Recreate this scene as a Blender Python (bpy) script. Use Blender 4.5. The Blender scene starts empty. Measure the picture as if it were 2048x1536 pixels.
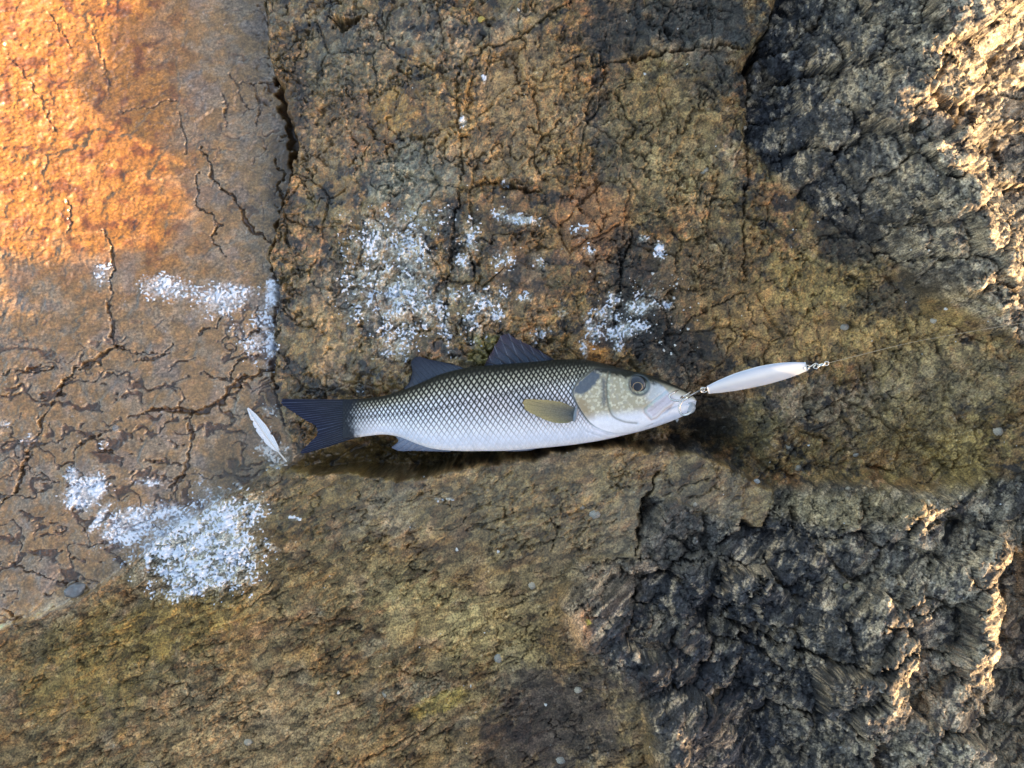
import bpy, math, random
import numpy as np
from mathutils import Vector

# ------------------------------------------------------------------ camera, sky, sun, exposure
S = bpy.context.scene
COL = S.collection
H = 1.15                      # camera height over the rock datum (m)
F = H * 1660.0                # focal length in photograph pixels
cam = bpy.data.cameras.new('camera')
cam.sensor_width = 36.0
cam.lens = 36.0 * F / 2048.0
cam.clip_start = 0.01
cam.clip_end = 200.0
camo = bpy.data.objects.new('camera', cam)
camo.location = (0, 0, H)
COL.objects.link(camo)
S.camera = camo

SUN_EL = math.radians(8.0)
SUN_AZ = math.radians(-25.0)              # direction towards the sun, counter-clockwise from +X
SD = np.array([math.cos(SUN_EL) * math.cos(SUN_AZ), math.cos(SUN_EL) * math.sin(SUN_AZ), math.sin(SUN_EL)])
w = bpy.data.worlds.new('World')
S.world = w
w.use_nodes = True
nt = w.node_tree
sky = nt.nodes.new('ShaderNodeTexSky')
sky.sky_type = 'NISHITA'
sky.sun_disc = False
sky.sun_elevation = SUN_EL
sky.sun_rotation = math.radians(90) - SUN_AZ
sky.air_density = 1.0
sky.dust_density = 1.5
sky.ozone_density = 1.0
wb = nt.nodes.new('ShaderNodeMix')          # the camera's white balance, set for open shade
wb.data_type = 'RGBA'; wb.blend_type = 'MULTIPLY'; wb.inputs[0].default_value = 1.0
wb.inputs[7].default_value = (1.16, 1.0, 0.93, 1)
nt.links.new(sky.outputs[0], wb.inputs[6])
nt.links.new(wb.outputs[2], nt.nodes['Background'].inputs[0])
nt.nodes['Background'].inputs[1].default_value = 0.15
sl = bpy.data.lights.new('sun', 'SUN')
sl.energy = 2.55
sl.angle = math.radians(0.4)
sl.color = (1.0, 0.69, 0.38)
slo = bpy.data.objects.new('sun', sl)
slo.rotation_euler = Vector(SD).to_track_quat('Z', 'Y').to_euler()
slo.location = (3, -1.4, 0.6)
COL.objects.link(slo)
S.view_settings.view_transform = 'Standard'
S.view_settings.look = 'None'
S.view_settings.exposure = 2.25
S.view_settings.gamma = 1.0

# ------------------------------------------------------------------ noise
f32 = np.float32
_rng = np.random.RandomState(7)
PERM = _rng.permutation(4096).astype(np.int32)
GA = _rng.rand(4096) * 2 * np.pi
GX = np.cos(GA).astype(f32)
GY = np.sin(GA).astype(f32)
RV = [_rng.rand(4096).astype(f32) for _ in range(6)]

def hsh(i, j, s):
    return PERM[(PERM[(i + s * 57) & 4095] + j + s * 131) & 4095]

def perlin(x, y, s=0):
    xi = np.floor(x).astype(np.int32); yi = np.floor(y).astype(np.int32)
    fx = (x - xi).astype(f32); fy = (y - yi).astype(f32)
    u = fx * fx * fx * (fx * (fx * 6 - 15) + 10); v = fy * fy * fy * (fy * (fy * 6 - 15) + 10)
    def g(a, b):
        h = hsh(xi + a, yi + b, s)
        return GX[h] * (fx - a) + GY[h] * (fy - b)
    n0 = g(0, 0); n0 += u * (g(1, 0) - n0)
    n1 = g(0, 1); n1 += u * (g(1, 1) - n1)
    return (n0 + v * (n1 - n0)) * f32(1.5)

def fbm(x, y, sc, octv=4, s=0, gain=0.5, lac=2.1):
    o = 0; a = 1.0; t = 0; k = 1.0 / sc
    for i in range(octv):
        o = o + a * perlin(x * k + 13.7 * i, y * k + 7.1 * i, s + i); t += a; a *= gain; k *= lac
    return o / f32(t) * f32(1.6)

def ridged(x, y, sc, octv=4, s=0, gain=0.55):
    o = 0; a = 1.0; t = 0; k = 1.0 / sc
    for i in range(octv):
        o = o + a * (1 - np.abs(perlin(x * k + 3.3 * i, y * k + 9.1 * i, s + i)) * 2); t += a; a *= gain; k *= 2.1
    return o / f32(t)

def worley(x, y, sc, s=0, jit=0.9):
    x = (x / sc).astype(f32); y = (y / sc).astype(f32)
    xi = np.floor(x).astype(np.int32); yi = np.floor(y).astype(np.int32)
    f1 = np.full(x.shape, 9, f32); f2 = f1.copy(); idn = np.zeros(x.shape, np.int32); bx = f1 * 0; by = f1 * 0
    for a in (-1, 0, 1):
        for b in (-1, 0, 1):
            h = hsh(xi + a, yi + b, s)
            dx = x - (xi + a + 0.5 + (RV[0][h] - 0.5) * jit); dy = y - (yi + b + 0.5 + (RV[1][h] - 0.5) * jit)
            d = np.sqrt(dx * dx + dy * dy)
            m = d < f1
            f2 = np.where(m, f1, np.minimum(f2, d))
            f1 = np.where(m, d, f1); idn = np.where(m, h, idn); bx = np.where(m, dx, bx); by = np.where(m, dy, by)
    return f1, f2, idn, bx, by

def facets(x, y, sc, s, tilt=1.0, off=0.5):
    f1, f2, i, dx, dy = worley(x, y, sc, s)
    return (dx * (RV[2][i] - 0.5) * 2 + dy * (RV[3][i] - 0.5) * 2) * f32(tilt) + (RV[4][i] - 0.5) * 2 * f32(off), f2 - f1, i

def sstep(a, b, x):
    t = np.clip((x - a) / (b - a), 0, 1)
    return t * t * (3 - 2 * t)

def lerp(a, b, t):
    return a + (b - a) * t

def poly_sd(x, y, pts):
    """signed distance (positive inside) to a closed polygon"""
    d = np.full(x.shape, 1e9, f32); ins = np.zeros(x.shape, bool)
    n = len(pts)
    for k in range(n):
        ax, ay = pts[k]; bx, by = pts[(k + 1) % n]
        ex, ey = bx - ax, by - ay
        t = np.clip(((x - ax) * ex + (y - ay) * ey) / (ex * ex + ey * ey + 1e-9), 0, 1)
        d = np.minimum(d, (x - ax - t * ex) ** 2 + (y - ay - t * ey) ** 2)
        c = ((ay > y) != (by > y))
        if ay != by:
            ins ^= c & (x < (bx - ax) * (y - ay) / (by - ay) + ax)
    d = np.sqrt(d)
    return np.where(ins, d, -d)

def tps(pts):
    """thin plate spline through (x, y, z) control points, in units of 100 px and mm"""
    p = np.array(pts, float); q = p[:, :2] / 100.0; z = p[:, 2]
    n = len(q)
    r2 = ((q[:, None] - q[None]) ** 2).sum(-1)
    K = np.where(r2 > 0, r2 * np.log(r2 + 1e-12), 0) * 0.5 + np.eye(n) * 0.05
    P = np.c_[np.ones(n), q]
    A = np.zeros((n + 3, n + 3)); A[:n, :n] = K; A[:n, n:] = P; A[n:, :n] = P.T
    sol = np.linalg.solve(A, np.r_[z, 0, 0, 0])
    def ev(x, y):
        x = np.clip(x, -500, 2700) / 100.0; y = np.clip(y, -500, 2100) / 100.0
        o = sol[n] + sol[n + 1] * x + sol[n + 2] * y
        for k in range(n):
            rr = (x - q[k, 0]) ** 2 + (y - q[k, 1]) ** 2 + 1e-9
            o = o + sol[k] * 0.5 * rr * np.log(rr)
        return o
    return ev

# ------------------------------------------------------------------ the bedrock, in photograph pixels and millimetres
EDGE = [(-700, 1420), (-200, 1330), (0, 1262), (100, 1225), (180, 1188), (300, 1095), (450, 992), (560, 938), (640, 944), (760, 950), (850, 946), (1000, 918),
        (1120, 897), (1200, 886), (1330, 902), (1400, 897), (1480, 940), (1560, 985)]
C1 = [(533, -400), (533, 0), (530, 62), (533, 89), (547, 154), (574, 219), (588, 290), (581, 342), (560, 410), (547, 478), (535, 520), (554, 578), (550, 622),
      (547, 673), (543, 742), (550, 793), (570, 850), (592, 925)]
POLY_A = C1 + [(560, 938), (450, 992), (300, 1095), (180, 1188), (100, 1225), (0, 1262), (-200, 1330), (-1500, 1700), (-1500, -400)]
POLY_C = EDGE[1:] + [(1530, 1050), (1290, 1000), (1272, 1108), (1160, 1120), (1115, 1200), (1175, 1300), (1280, 1400), (1310, 1560), (1330, 1900), (-900, 1900), (-1500, 1700)]
POLY_D1 = [(1562, -400), (1562, 0), (1517, 92), (1500, 142), (1505, 285), (1590, 385), (1660, 432), (1750, 490), (1800, 540), (1880, 605), (1960, 655), (2060, 695),
           (2300, 760), (3300, 900), (3300, -900), (1562, -900)]
POLY_D2 = [(1272, 905), (1400, 892), (1480, 940), (1560, 985), (1700, 962), (1860, 985), (1960, 965), (2060, 950), (2300, 900), (3300, 900), (3300, 2600), (1330, 2600), (1310, 1560),
           (1280, 1400), (1175, 1300), (1115, 1200), (1160, 1120), (1272, 1108), (1290, 1000)]
MA = tps([(-300, 0, 140), (0, 0, 64), (220, 150, 4), (250, 0, 6), (400, 100, -18), (520, 0, -28), (0, 400, 42), (250, 400, -2), (530, 400, -34), (0, 550, 18), (0, 800, -4), (250, 800, -18),
          (540, 800, -40), (0, 1200, -8), (200, 1150, -16), (450, 960, -38), (560, 920, -42), (-300, 800, 5), (-300, 1300, 0), (200, -300, 15), (500, -300, -15), (-300, 400, 90)])
MB = tps([(560, 0, 6), (800, 0, 36), (1100, 0, 55), (1240, 0, 55), (1500, 0, 45), (560, 250, -8), (800, 250, 18), (1100, 250, 36), (1400, 250, 52), (600, 480, -16),
          (800, 480, 4), (1100, 480, 20), (1400, 480, 38), (1600, 480, 55), (600, 650, -26), (850, 650, -12), (1100, 650, -4), (1400, 650, 12), (1700, 650, 38),
          (1950, 650, 74), (2100, 700, 85), (600, 760, -32), (850, 740, -22), (1100, 715, -20), (1350, 750, -14), (1500, 770, 2), (1800, 760, 30), (2048, 800, 58),
          (600, 850, -34), (850, 850, -46), (1100, 850, -46), (1350, 850, -40), (1550, 880, -6), (1800, 880, 15), (2048, 920, 40), (620, 925, -65), (760, 925, -118), (900, 925, -128),
          (1150, 893, -118), (1400, 880, -105), (1600, 960, -24), (1900, 970, 5), (600, -300, 30), (1200, -300, 85), (1700, -300, 80), (2300, 800, 45), (1150, 1250, 70), (1300, 1400, 88), (1250, 1100, 35), (1000, 1200, 25), (700, 1200, 10), (1450, 1150, 50), (1650, 1200, 85), (1850, 1300, 105), (1300, 1560, 90), (600, 1500, 45), (1950, 1100, 80)])
MC = tps([(0, 1300, 4), (180, 1200, -4), (450, 1000, -14), (570, 945, -28), (850, 955, -14), (1000, 925, -6), (1200, 895, 2), (1350, 905, 4), (0, 1536, 40), (400, 1536, 48),
          (800, 1536, 58), (1150, 1536, 70), (400, 1250, 14), (800, 1200, 20), (1150, 1150, 28), (1300, 1000, 20), (1450, 1000, 14), (1150, 1232, 100), (1200, 1290, 94), (1250, 1340, 104), (1320, 1450, 116), (1080, 1260, 56), (1180, 1400, 72), (1130, 1130, 38), (1000, 1350, 44), (0, 1800, 90), (700, 1800, 110),
          (1200, 1800, 130), (-300, 1400, 30)])
MD = tps([(1500, 0, 34), (1510, 150, 30), (1510, 400, 46), (1720, 40, 105), (1760, 140, 140), (1765, 235, 156), (1770, 350, 158), (1790, 430, 160), (1850, 510, 160),
          (1940, 610, 140), (1650, 250, 86), (1680, 400, 90), (1600, 450, 60), (1730, 490, 84), (1810, 560, 98), (1950, 150, 112), (1950, 350, 118), (2048, 150, 60), (2048, 350, 62), (2110, 500, 75),
          (1880, 30, 136), (2060, 30, 80), (2060, 640, 100), (1280, 1000, 25), (1500, 950, 0), (1570, 1000, 22), (1850, 1000, 84), (1900, 1060, 60), (2000, 970, 58), (1940, 1080, 108),
          (1935, 1200, 110), (1925, 1320, 112), (1905, 1450, 140), (1890, 1536, 140), (1990, 1150, 84), (1985, 1300, 84), (2070, 1200, 35), (2070, 1450, 35), (1820, 1030, 92), (1880, 1075, 70), (1300, 1150, 38), (1500, 1180, 66),
          (1480, 1250, 50), (1650, 1200, 92), (1790, 1330, 122), (1620, 1340, 104), (1680, 1340, 138), (1560, 1360, 84), (1790, 1470, 120), (1300, 1400, 86), (1380, 1440, 112),
          (1500, 1450, 62), (1150, 1220, 78), (1200, 1536, 74), (1700, 1536, 86), (2300, 200, 20), (2300, 700, 40), (2300, 1200, 10), (2300, 1500, 20),
          (1400, 1750, 120), (1800, 1800, 130), (2200, 1850, 120), (1500, 2000, 120), (2500, 1000, -30), (2500, 0, -40), (2500, 2000, 90)])

# hand-placed block centres of the broken outcrop on the right: x, y, lift (mm)
SEEDS = [(1470, 60, -16), (1590, 50, -4), (1605, 112, -6), (1655, 95, 0), (1705, 85, 4), (1640, 165, -6), (1560, 195, -8), (1700, 190, 2), (1800, 120, 5), (1565, 275, 2),
         (1650, 255, 6), (1720, 320, -5), (1600, 335, 4), (1650, 395, -2), (1765, 225, 8), (1830, 265, -4), (1870, 330, 5), (1790, 390, -3), (1850, 425, 3),
         (1885, 175, 2), (1945, 140, -6), (1955, 245, -3), (1955, 345, -5), (2010, 195, -14), (2025, 300, -12), (2025, 425, -10), (1930, 475, 4), (1995, 535, 2),
         (1855, 490, -6), (1795, 520, -2), (1880, 560, -4), (2035, 620, 3), (1960, 630, -1), (1900, 45, 12), (1965, 15, 10), (1990, 75, -6), (2035, 105, -16), (1785, 20, -6),
         (1690, 25, -12), (1620, 8, -16), (1300, 955, 2), (1370, 1045, 5), (1325, 1095, 2), (1430, 955, -3), (1440, 1060, 2), (1482, 1090, -5), (1540, 1005, -2), (1650, 1020, 2),
         (1745, 1030, 4), (1845, 1045, 8), (1905, 1085, -6), (1960, 1000, -3), (2020, 1000, -6), (2042, 1060, -10), (1400, 1150, 3), (1335, 1190, 0), (1475, 1168, 16),
         (1465, 1232, -4), (1560, 1215, 6), (1660, 1180, 3), (1725, 1250, 6), (1765, 1312, 13), (1645, 1280, 2), (1550, 1285, -4), (1600, 1145, -2), (1700, 1110, -4),
         (1800, 1135, -3), (1880, 1150, 2), (1955, 1115, 5), (1965, 1215, 6), (1960, 1325, 5), (1870, 1240, -6), (1840, 1345, -10), (1895, 1405, -4), (1668, 1362, 12),
         (1745, 1425, 13), (1600, 1385, -6), (1520, 1345, -4), (1450, 1325, -2), (1400, 1295, 2), (1300, 1260, 0), (1220, 1220, 4), (1500, 1420, -6), (1580, 1470, -3),
         (1420, 1480, 0), (1680, 1480, 2), (1800, 1470, 0), (1900, 1505, -2), (2020, 1150, -20), (2035, 1250, -14), (2015, 1335, -24), (2035, 1425, -18), (2005, 1505, -20),
         (1340, 1440, 15), (1260, 1335, 10)]

# hand-traced cracks: points, half width (px), depth (mm)
CRACKS = [
    ([(205, 461), (219, 492), (224, 513), (222, 550), (224, 585), (212, 605), (222, 632), (222, 673), (229, 694)], 3.6, 5),
    ([(229, 694), (195, 718), (147, 738), (120, 769)], 7.5, 7), ([(120, 769), (103, 803), (85, 831), (79, 858), (63, 885), (38, 961), (24, 995), (0, 1008)], 5, 6),
    ([(0, 749), (20, 745), (51, 742), (89, 742), (103, 732)], 5, 5), ([(540, 738), (506, 749), (465, 769), (441, 803), (410, 820), (376, 824), (325, 817), (280, 824)], 6.5, 6),
    ([(513, 708), (468, 728), (451, 759), (407, 749)], 4, 5), ([(393, 342), (386, 376), (396, 417), (420, 427), (437, 451), (420, 468), (441, 509)], 3, 5),
    ([(396, 284), (414, 325), (431, 369), (468, 396), (492, 451), (533, 478)], 4, 6), ([(352, 222), (366, 273), (372, 308)], 2.2, 3.5),
    ([(232, 219), (284, 212), (342, 195)], 2.5, 3.5), ([(455, 629), (437, 639), (396, 673)], 4, 4), ([(513, 612), (506, 632), (513, 653), (485, 677)], 4, 5),
    ([(379, 827), (379, 885), (372, 913), (362, 950), (325, 985)], 5.5, 5), ([(287, 920), (359, 930)], 4.5, 4), ([(140, 944), (144, 903), (171, 879), (219, 862)], 3.2, 4),
    ([(181, 903), (212, 906), (239, 913)], 5, 4), ([(0, 1220), (20, 1244), (31, 1258)], 5, 8), ([(14, 1125), (68, 1152), (126, 1172)], 3.5, 5), ([(229, 694), (266, 705), (300, 709), (340, 705)], 4, 4),
    ([(270, 717), (305, 722), (325, 700), (345, 690)], 4, 4), ([(452, 140), (468, 167), (480, 197), (497, 212)], 2.4, 3.5), ([(440, 180), (447, 215), (444, 250)], 2.2, 3.5),
    ([(500, 160), (512, 200), (505, 240)], 3, 4), ([(540, 310), (560, 340), (545, 365), (560, 400)], 4, 6), ([(471, 160), (497, 157), (533, 149)], 2.4, 4),
    ([(180, 60), (200, 110), (215, 190)], 2, 3), ([(20, 110), (75, 190), (110, 260)], 2, 3), ([(90, 20), (140, 90)], 2, 3), ([(135, 400), (140, 440), (135, 465)], 2.4, 4),
    ([(533, 0), (530, 62), (533, 89), (547, 154)], 5, 11), ([(545, 140), (566, 219), (582, 290), (578, 350)], 15, 18), ([(581, 342), (560, 410), (547, 478), (535, 520)], 8, 12),
    ([(535, 520), (554, 578), (550, 622), (547, 673), (543, 742), (550, 793), (570, 850)], 7, 11),
    ([(1144, 0), (1047, 70), (969, 102), (914, 133), (883, 141), (832, 133)], 3, 8), ([(1211, 129), (1199, 211), (1172, 242), (1160, 293), (1156, 352)], 2.6, 6),
    ([(914, 137), (914, 215), (926, 352), (914, 410), (906, 496), (891, 600), (890, 690)], 3.2, 7), ([(969, 359), (1008, 367), (1078, 387)], 6, 14), ([(656, 39), (695, 58), (723, 39)], 11, 18),
    ([(1265, 470), (1245, 520), (1240, 580), (1230, 650)], 4.5, 8), ([(1060, 255), (1086, 273), (1080, 290)], 4, 8), ([(760, 330), (790, 312), (824, 278), (875, 270)], 3, 6),
    ([(559, 121), (605, 121), (617, 98)], 2.2, 4), ([(629, 195), (640, 160), (660, 128)], 2.2, 4), ([(1212, 125), (1280, 112), (1367, 100), (1467, 83), (1492, 96)], 4.5, 12),
    ([(1562, 0), (1530, 70), (1517, 92)], 7, 22), ([(1517, 92), (1503, 142), (1504, 200)], 10, 24), ([(1504, 200), (1504, 233), (1492, 417), (1487, 471), (1487, 560)], 3.5, 9),
    ([(1744, 486), (1783, 462), (1826, 437)], 5, 14), ([(1748, 494), (1795, 521), (1892, 529)], 7, 16), ([(1607, 502), (1670, 470), (1736, 478)], 2.6, 6),
    ([(1365, 654), (1424, 611), (1490, 587)], 2.6, 6), ([(1752, 935), (1803, 951)], 6, 13), ([(1615, 869), (1678, 888)], 5, 9), ([(1555, 860), (1640, 820), (1690, 800), (1750, 740)], 2.4, 6),
    ([(1690, 800), (1760, 830), (1830, 890)], 2.6, 6), ([(1940, 900), (1940, 1000)], 3, 7), ([(1900, 690), (1990, 660), (2048, 630)], 2, 4), ([(1910, 560), (1990, 640), (2048, 690)], 2.4, 5),
    ([(1315, 944), (1284, 1010), (1271, 1111)], 5, 13), ([(1275, 1115), (1377, 1124), (1456, 1111), (1513, 1146)], 5, 16), ([(1148, 1137), (1258, 1111)], 3, 7),
    ([(1513, 1080), (1570, 997)], 6, 15), ([(1451, 1243), (1587, 1296), (1706, 1322), (1807, 1287)], 8, 24), ([(1807, 1221), (1930, 1203)], 7, 16), ([(1513, 1146), (1451, 1243)], 6, 16),
    ([(2066, 1060), (2050, 1130), (2040, 1208), (2034, 1296), (2012, 1379), (1990, 1493), (1980, 1560)], 10, 35),
    ([(713, 1529), (783, 1494), (854, 1459)], 2.4, 6), ([(788, 1336), (827, 1353), (880, 1362)], 3, 7), ([(559, 1358), (634, 1336)], 2.4, 5), ([(915, 1314), (994, 1221), (1082, 1186)], 2.0, 4),
    ([(1091, 1024), (1113, 1059), (1100, 1100)], 2.4, 5), ([(1040, 1100), (1160, 1060), (1230, 1040)], 2.0, 4), ([(430, 1115), (475, 1125), (505, 1135)], 2.2, 4),
    ([(1904, 233), (1908, 346), (1937, 417), (1987, 500)], 3.5, 8), ([(1700, 250), (1660, 330), (1690, 420)], 3, 9), ([(1640, 130), (1720, 145), (1800, 120)], 4, 10),
    ([(1550, 150), (1620, 140), (1690, 130)], 7, 18), ([(1830, 270), (1800, 290), (1770, 280)], 7, 14), ([(1470, 180), (1430, 110)], 2, 4),
]

NF = 0.00120
def axis(half, out):
    n = int(round(half / NF)); a = [i * NF for i in range(n + 1)]; st = NF
    while a[-1] < out:
        st = min(st * 1.22, 0.06); a.append(a[-1] + st)
    a = np.array(a); return np.r_[-a[:0:-1], a]
GXA = axis(0.672, 2.6); GYA = axis(0.512, 2.4)
NX, NY = len(GXA), len(GYA)
X, Y = np.meshgrid(GXA.astype(f32), GYA.astype(f32))
X = X.ravel(); Y = Y.ravel()

def macro_eval(P, Q, full=False):
    wx = fbm(P, Q, 70, 3, 40) * 9 + fbm(P, Q, 16, 2, 44) * 3; wy = fbm(P, Q, 70, 3, 50) * 9 + fbm(P, Q, 16, 2, 54) * 3
    p = P + wx; q = Q + wy
    z = MB(P, Q)
    sa = poly_sd(p, q, POLY_A); sc = poly_sd(p, q, POLY_C)
    sd = np.maximum(poly_sd(p, q, POLY_D1), poly_sd(p, q, POLY_D2))
    z = lerp(z, MA(P, Q), sstep(-7, 7, sa))
    dw = 34 + 18 * fbm(P, Q, 60, 3, 58)
    z = lerp(z, MD(P, Q), sstep(-dw, dw, sd))
    bw = np.where(sd > -60, 9 + 50 * sstep(1110, 1180, Q), 9.0)
    z = lerp(z, MC(P, Q), sstep(-bw, bw, sc))
    if full: return z, p, q, sa, sc, sd
    return z

# coarse fixed point: where does each ground point fall in the photograph once its height is known
cs = 6
cx = np.linspace(-2.6, 2.6, 521).astype(f32); cy = np.linspace(-2.4, 2.4, 481).astype(f32)
CX, CY = np.meshgrid(cx, cy)
cz = np.zeros_like(CX)
for _ in range(4):
    P = 1024 + F * CX / (H - cz); Q = 768 - F * CY / (H - cz)
    cz = 0.35 * cz + 0.65 * (macro_eval(P, Q) * 0.001).astype(f32)
    cz = np.clip(cz, -0.1, 0.3)
def bil(A, x, y):
    u = (x + 2.6) / 5.2 * 520; v = (y + 2.4) / 4.8 * 480
    i = np.clip(u.astype(int), 0, 519); j = np.clip(v.astype(int), 0, 479); fu = u - i; fv = v - j
    return (A[j, i] * (1 - fu) + A[j, i + 1] * fu) * (1 - fv) + (A[j + 1, i] * (1 - fu) + A[j + 1, i + 1] * fu) * fv
for _ in range(6):                     # a smoothed copy drives the layout so that detail is not stretched over steep steps
    for ax in (0, 1):
        k = np.exp(-(np.arange(-9, 10) / 5.0) ** 2); k /= k.sum()
        pad = np.pad(cz, [(9, 9) if a == ax else (0, 0) for a in (0, 1)], mode='edge')
        cz = sum(k[i] * (pad[i:i + cz.shape[0]] if ax == 0 else pad[:, i:i + cz.shape[1]]) for i in range(19))
zc = bil(cz, X, Y).astype(f32)
P = (1024 + F * X / (H - zc)).astype(f32); Q = (768 - F * Y / (H - zc)).astype(f32)
Z, p, q, sa, sc, sd = macro_eval(P, Q, True)
Z = Z.astype(f32)
wA = sstep(-5, 5, sa).astype(f32); wC = sstep(-6 - 40 * sstep(1110, 1200, Q), 6 + 40 * sstep(1110, 1200, Q), sc + 14 * fbm(P, Q, 60, 3, 57)).astype(f32); wD = (sstep(-12, 12, sd) * (1 - wC)).astype(f32)
wB = np.clip(1 - wA - wC - wD, 0, 1)
mot = fbm(P, Q, 260, 3, 3)          # slow variation of roughness

# --- roughness of the brown shelf and the lower ledge
fo = math.radians(18)
pr = P * math.cos(fo) - Q * math.sin(fo); qr = P * math.sin(fo) + Q * math.cos(fo)      # along the foliation of the ledge
fa1, e1, _ = facets(p, q, 95, 11, 1.0, 0.5); fa2, e2, id2 = facets(p + fbm(P, Q, 20, 2, 60) * 8, q + fbm(P, Q, 20, 2, 61) * 8, 34, 12, 1.0, 0.5)
fa3, e3, id3 = facets(p, q, 13, 13, 1.0, 0.6)
rf = 0.30 + 0.95 * sstep(-0.35, 0.45, fbm(P, Q, 120, 3, 28)); mf = sstep(0.75, 0.35, rf)
zb = fbm(P, Q, 150, 4, 20) * 6 + fa1 * 5.0 + fa2 * (2.2 + 2.2 * mf) + (fa3 * 1.9 + ridged(P, Q, 30, 4, 22) * 3.6 + fbm(P, Q, 7, 3, 24) * 1.6) * rf
crkl = np.exp(-(e2 / 0.05) ** 2) * sstep(-0.1, 0.35, fbm(P, Q, 120, 2, 26))
zb -= crkl * 3.0 + np.exp(-(e1 / 0.028) ** 2) * sstep(-0.25, 0.25, fbm(P, Q, 160, 2, 27)) * 5.5
def veins(x, y, sc_, s_, wd): return np.exp(-(fbm(x, y, sc_, 4, s_, 0.55) / wd) ** 2)
vm = sstep(-0.25, 0.25, fbm(P, Q, 90, 3, 150)); vm2 = sstep(-0.2, 0.2, fbm(P, Q, 60, 3, 152))
vb = veins(p, q, 80, 155, 0.040) * vm * 7.0 + veins(p, q, 34, 160, 0.060) * vm2 * 4.5 * np.minimum(rf, 1)
zb -= vb
fc1, c1e, idc1 = facets(pr * 0.45 + fbm(P, Q, 40, 2, 62) * 10, qr + fbm(P, Q, 40, 2, 63) * 6, 30, 14, 1.0, 0.5); fc2, c2e, idc2 = facets(pr * 0.6, qr, 10, 15, 1.0, 0.6)
zl = fbm(P, Q, 200, 3, 30) * 6 + fa1 * 2.5 + fc1 * 3.0 + (fc2 * 1.9 + ridged(pr * 0.5, qr, 24, 4, 32) * 2.4 + fbm(pr * 0.5, qr, 7, 3, 34) * 1.6) * rf
zl -= veins(pr * 0.4, qr, 60, 165, 0.032) * vm * 5.5 + veins(pr * 0.45, qr, 26, 170, 0.055) * vm2 * 3.8 * np.minimum(rf, 1)
zl -= np.exp(-(c1e / 0.05) ** 2) * sstep(0.0, 0.4, fbm(P, Q, 110, 2, 36)) * 2.4
# --- smooth wet plates of the left slab with meandering grooves
lo = sstep(560, 800, Q) * 0.8 + sstep(360, 560, P) * 0.45
gx = P * 0.8 + fbm(P, Q, 50, 3, 70) * 26; gy = Q * 1.25 + fbm(P, Q, 50, 3, 71) * 26
gn = np.abs(fbm(gx, gy, 120, 4, 72, 0.45))
cw = np.clip(0.012 + 0.10 * (lo - 0.25) + mot * 0.06 + fbm(P, Q, 90, 2, 73) * 0.05, 0.004, 0.16)
gv = sstep(cw, cw * 0.55, gn)
gn2 = fbm(gx * 0.8, gy * 1.4, 40, 3, 75)
th = 0.68 - 0.30 * np.clip(lo + fbm(P, Q, 160, 2, 76) * 0.5, 0, 1)
pits = sstep(th, th + 0.05, gn2)
groove = np.clip(np.maximum(gv, pits), 0, 1) * np.clip(0.25 + lo, 0, 1)
litrough = sstep(420, 160, P + 0.25 * Q)
za = fbm(P, Q, 170, 3, 80) * 2.8 + fbm(P, Q, 34, 3, 82) * 1.3 + fa1 * 1.4 + fa2 * 0.7 + fbm(P, Q, 9, 2, 84) * 0.25 - groove * 2.5 + litrough * (ridged(P, Q, 22, 4, 86) * 1.6 + fa3 * 0.5 + fbm(P, Q, 6, 2, 87) * 0.5)
lip = fbm(P, Q, 14, 2, 88)
za += np.exp(-((gn - 0.1) / 0.03) ** 2) * 0.35 * lo - groove * np.abs(lip) * 1.6
# --- the broken outcrop
zd = np.zeros_like(Z)
blk = np.full(Z.shape, -1, np.int32)
md = sd > -40
pw = p[md] + fbm(P[md], Q[md], 45, 3, 90) * 10; qw = q[md] + fbm(P[md], Q[md], 45, 3, 91) * 10
b1 = np.full(pw.shape, 1e9, f32); b2 = b1.copy(); bi = np.zeros(pw.shape, np.int32); bdx = b1 * 0; bdy = b1 * 0
for k, (sx, sy, lift) in enumerate(SEEDS):
    dx = pw - sx; dy = qw - sy
    d = np.sqrt(dx * dx + dy * dy); m = d < b1
    b2 = np.where(m, b1, np.minimum(b2, d)); b1 = np.where(m, d, b1); bi = np.where(m, k, bi); bdx = np.where(m, dx, bdx); bdy = np.where(m, dy, bdy)
rs = np.random.RandomState(21)
tl = rs.uniform(-1, 1, (len(SEEDS), 2)); lf = np.array([s[2] for s in SEEDS], float)
seam = b2 - b1
far = sstep(150, 60, b1)
num = np.zeros(pw.shape, np.float64); dnm = np.full(pw.shape, 1e-300)
for k, (sx, sy, lift) in enumerate(SEEDS):
    dx = pw - sx; dy = qw - sy
    wk = np.exp(-(np.sqrt(dx * dx + dy * dy) - b1) / 2.6)
    num += wk * ((np.clip(dx, -70, 70) * tl[k, 0] + np.clip(dy, -70, 70) * tl[k, 1]) * 0.30 + lift * 2.1); dnm += wk
zz = (num / dnm).astype(f32) * far
zz -= np.exp(-(seam / (5.0 + 5 * sstep(-.2, .6, fbm(P[md], Q[md], 120, 2, 93)))) ** 2) * 15 * sstep(-0.5, 0.3, fbm(P[md], Q[md], 90, 2, 92)) * far + np.exp(-(seam / 22.0) ** 2) * 5 * far
Pm, Qm = P[md], Q[md]
g1, ge1, _ = facets(pw, qw, 58, 16, 1.0, 0.25)
zz += g1 * 9.0 - veins(pw, qw, 60, 175, 0.03) * 6.0 + fbm(Pm, Qm, 60, 3, 94) * 6.0
zz += far * 0 + (1 - far) * fbm(Pm, Qm, 160, 4, 98) * 22
zd[md] = zz
blk[md] = np.where((b1 < 110), bi, -1)
Z += zb * wB + zl * wC + za * wA + zd * wD
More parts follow.
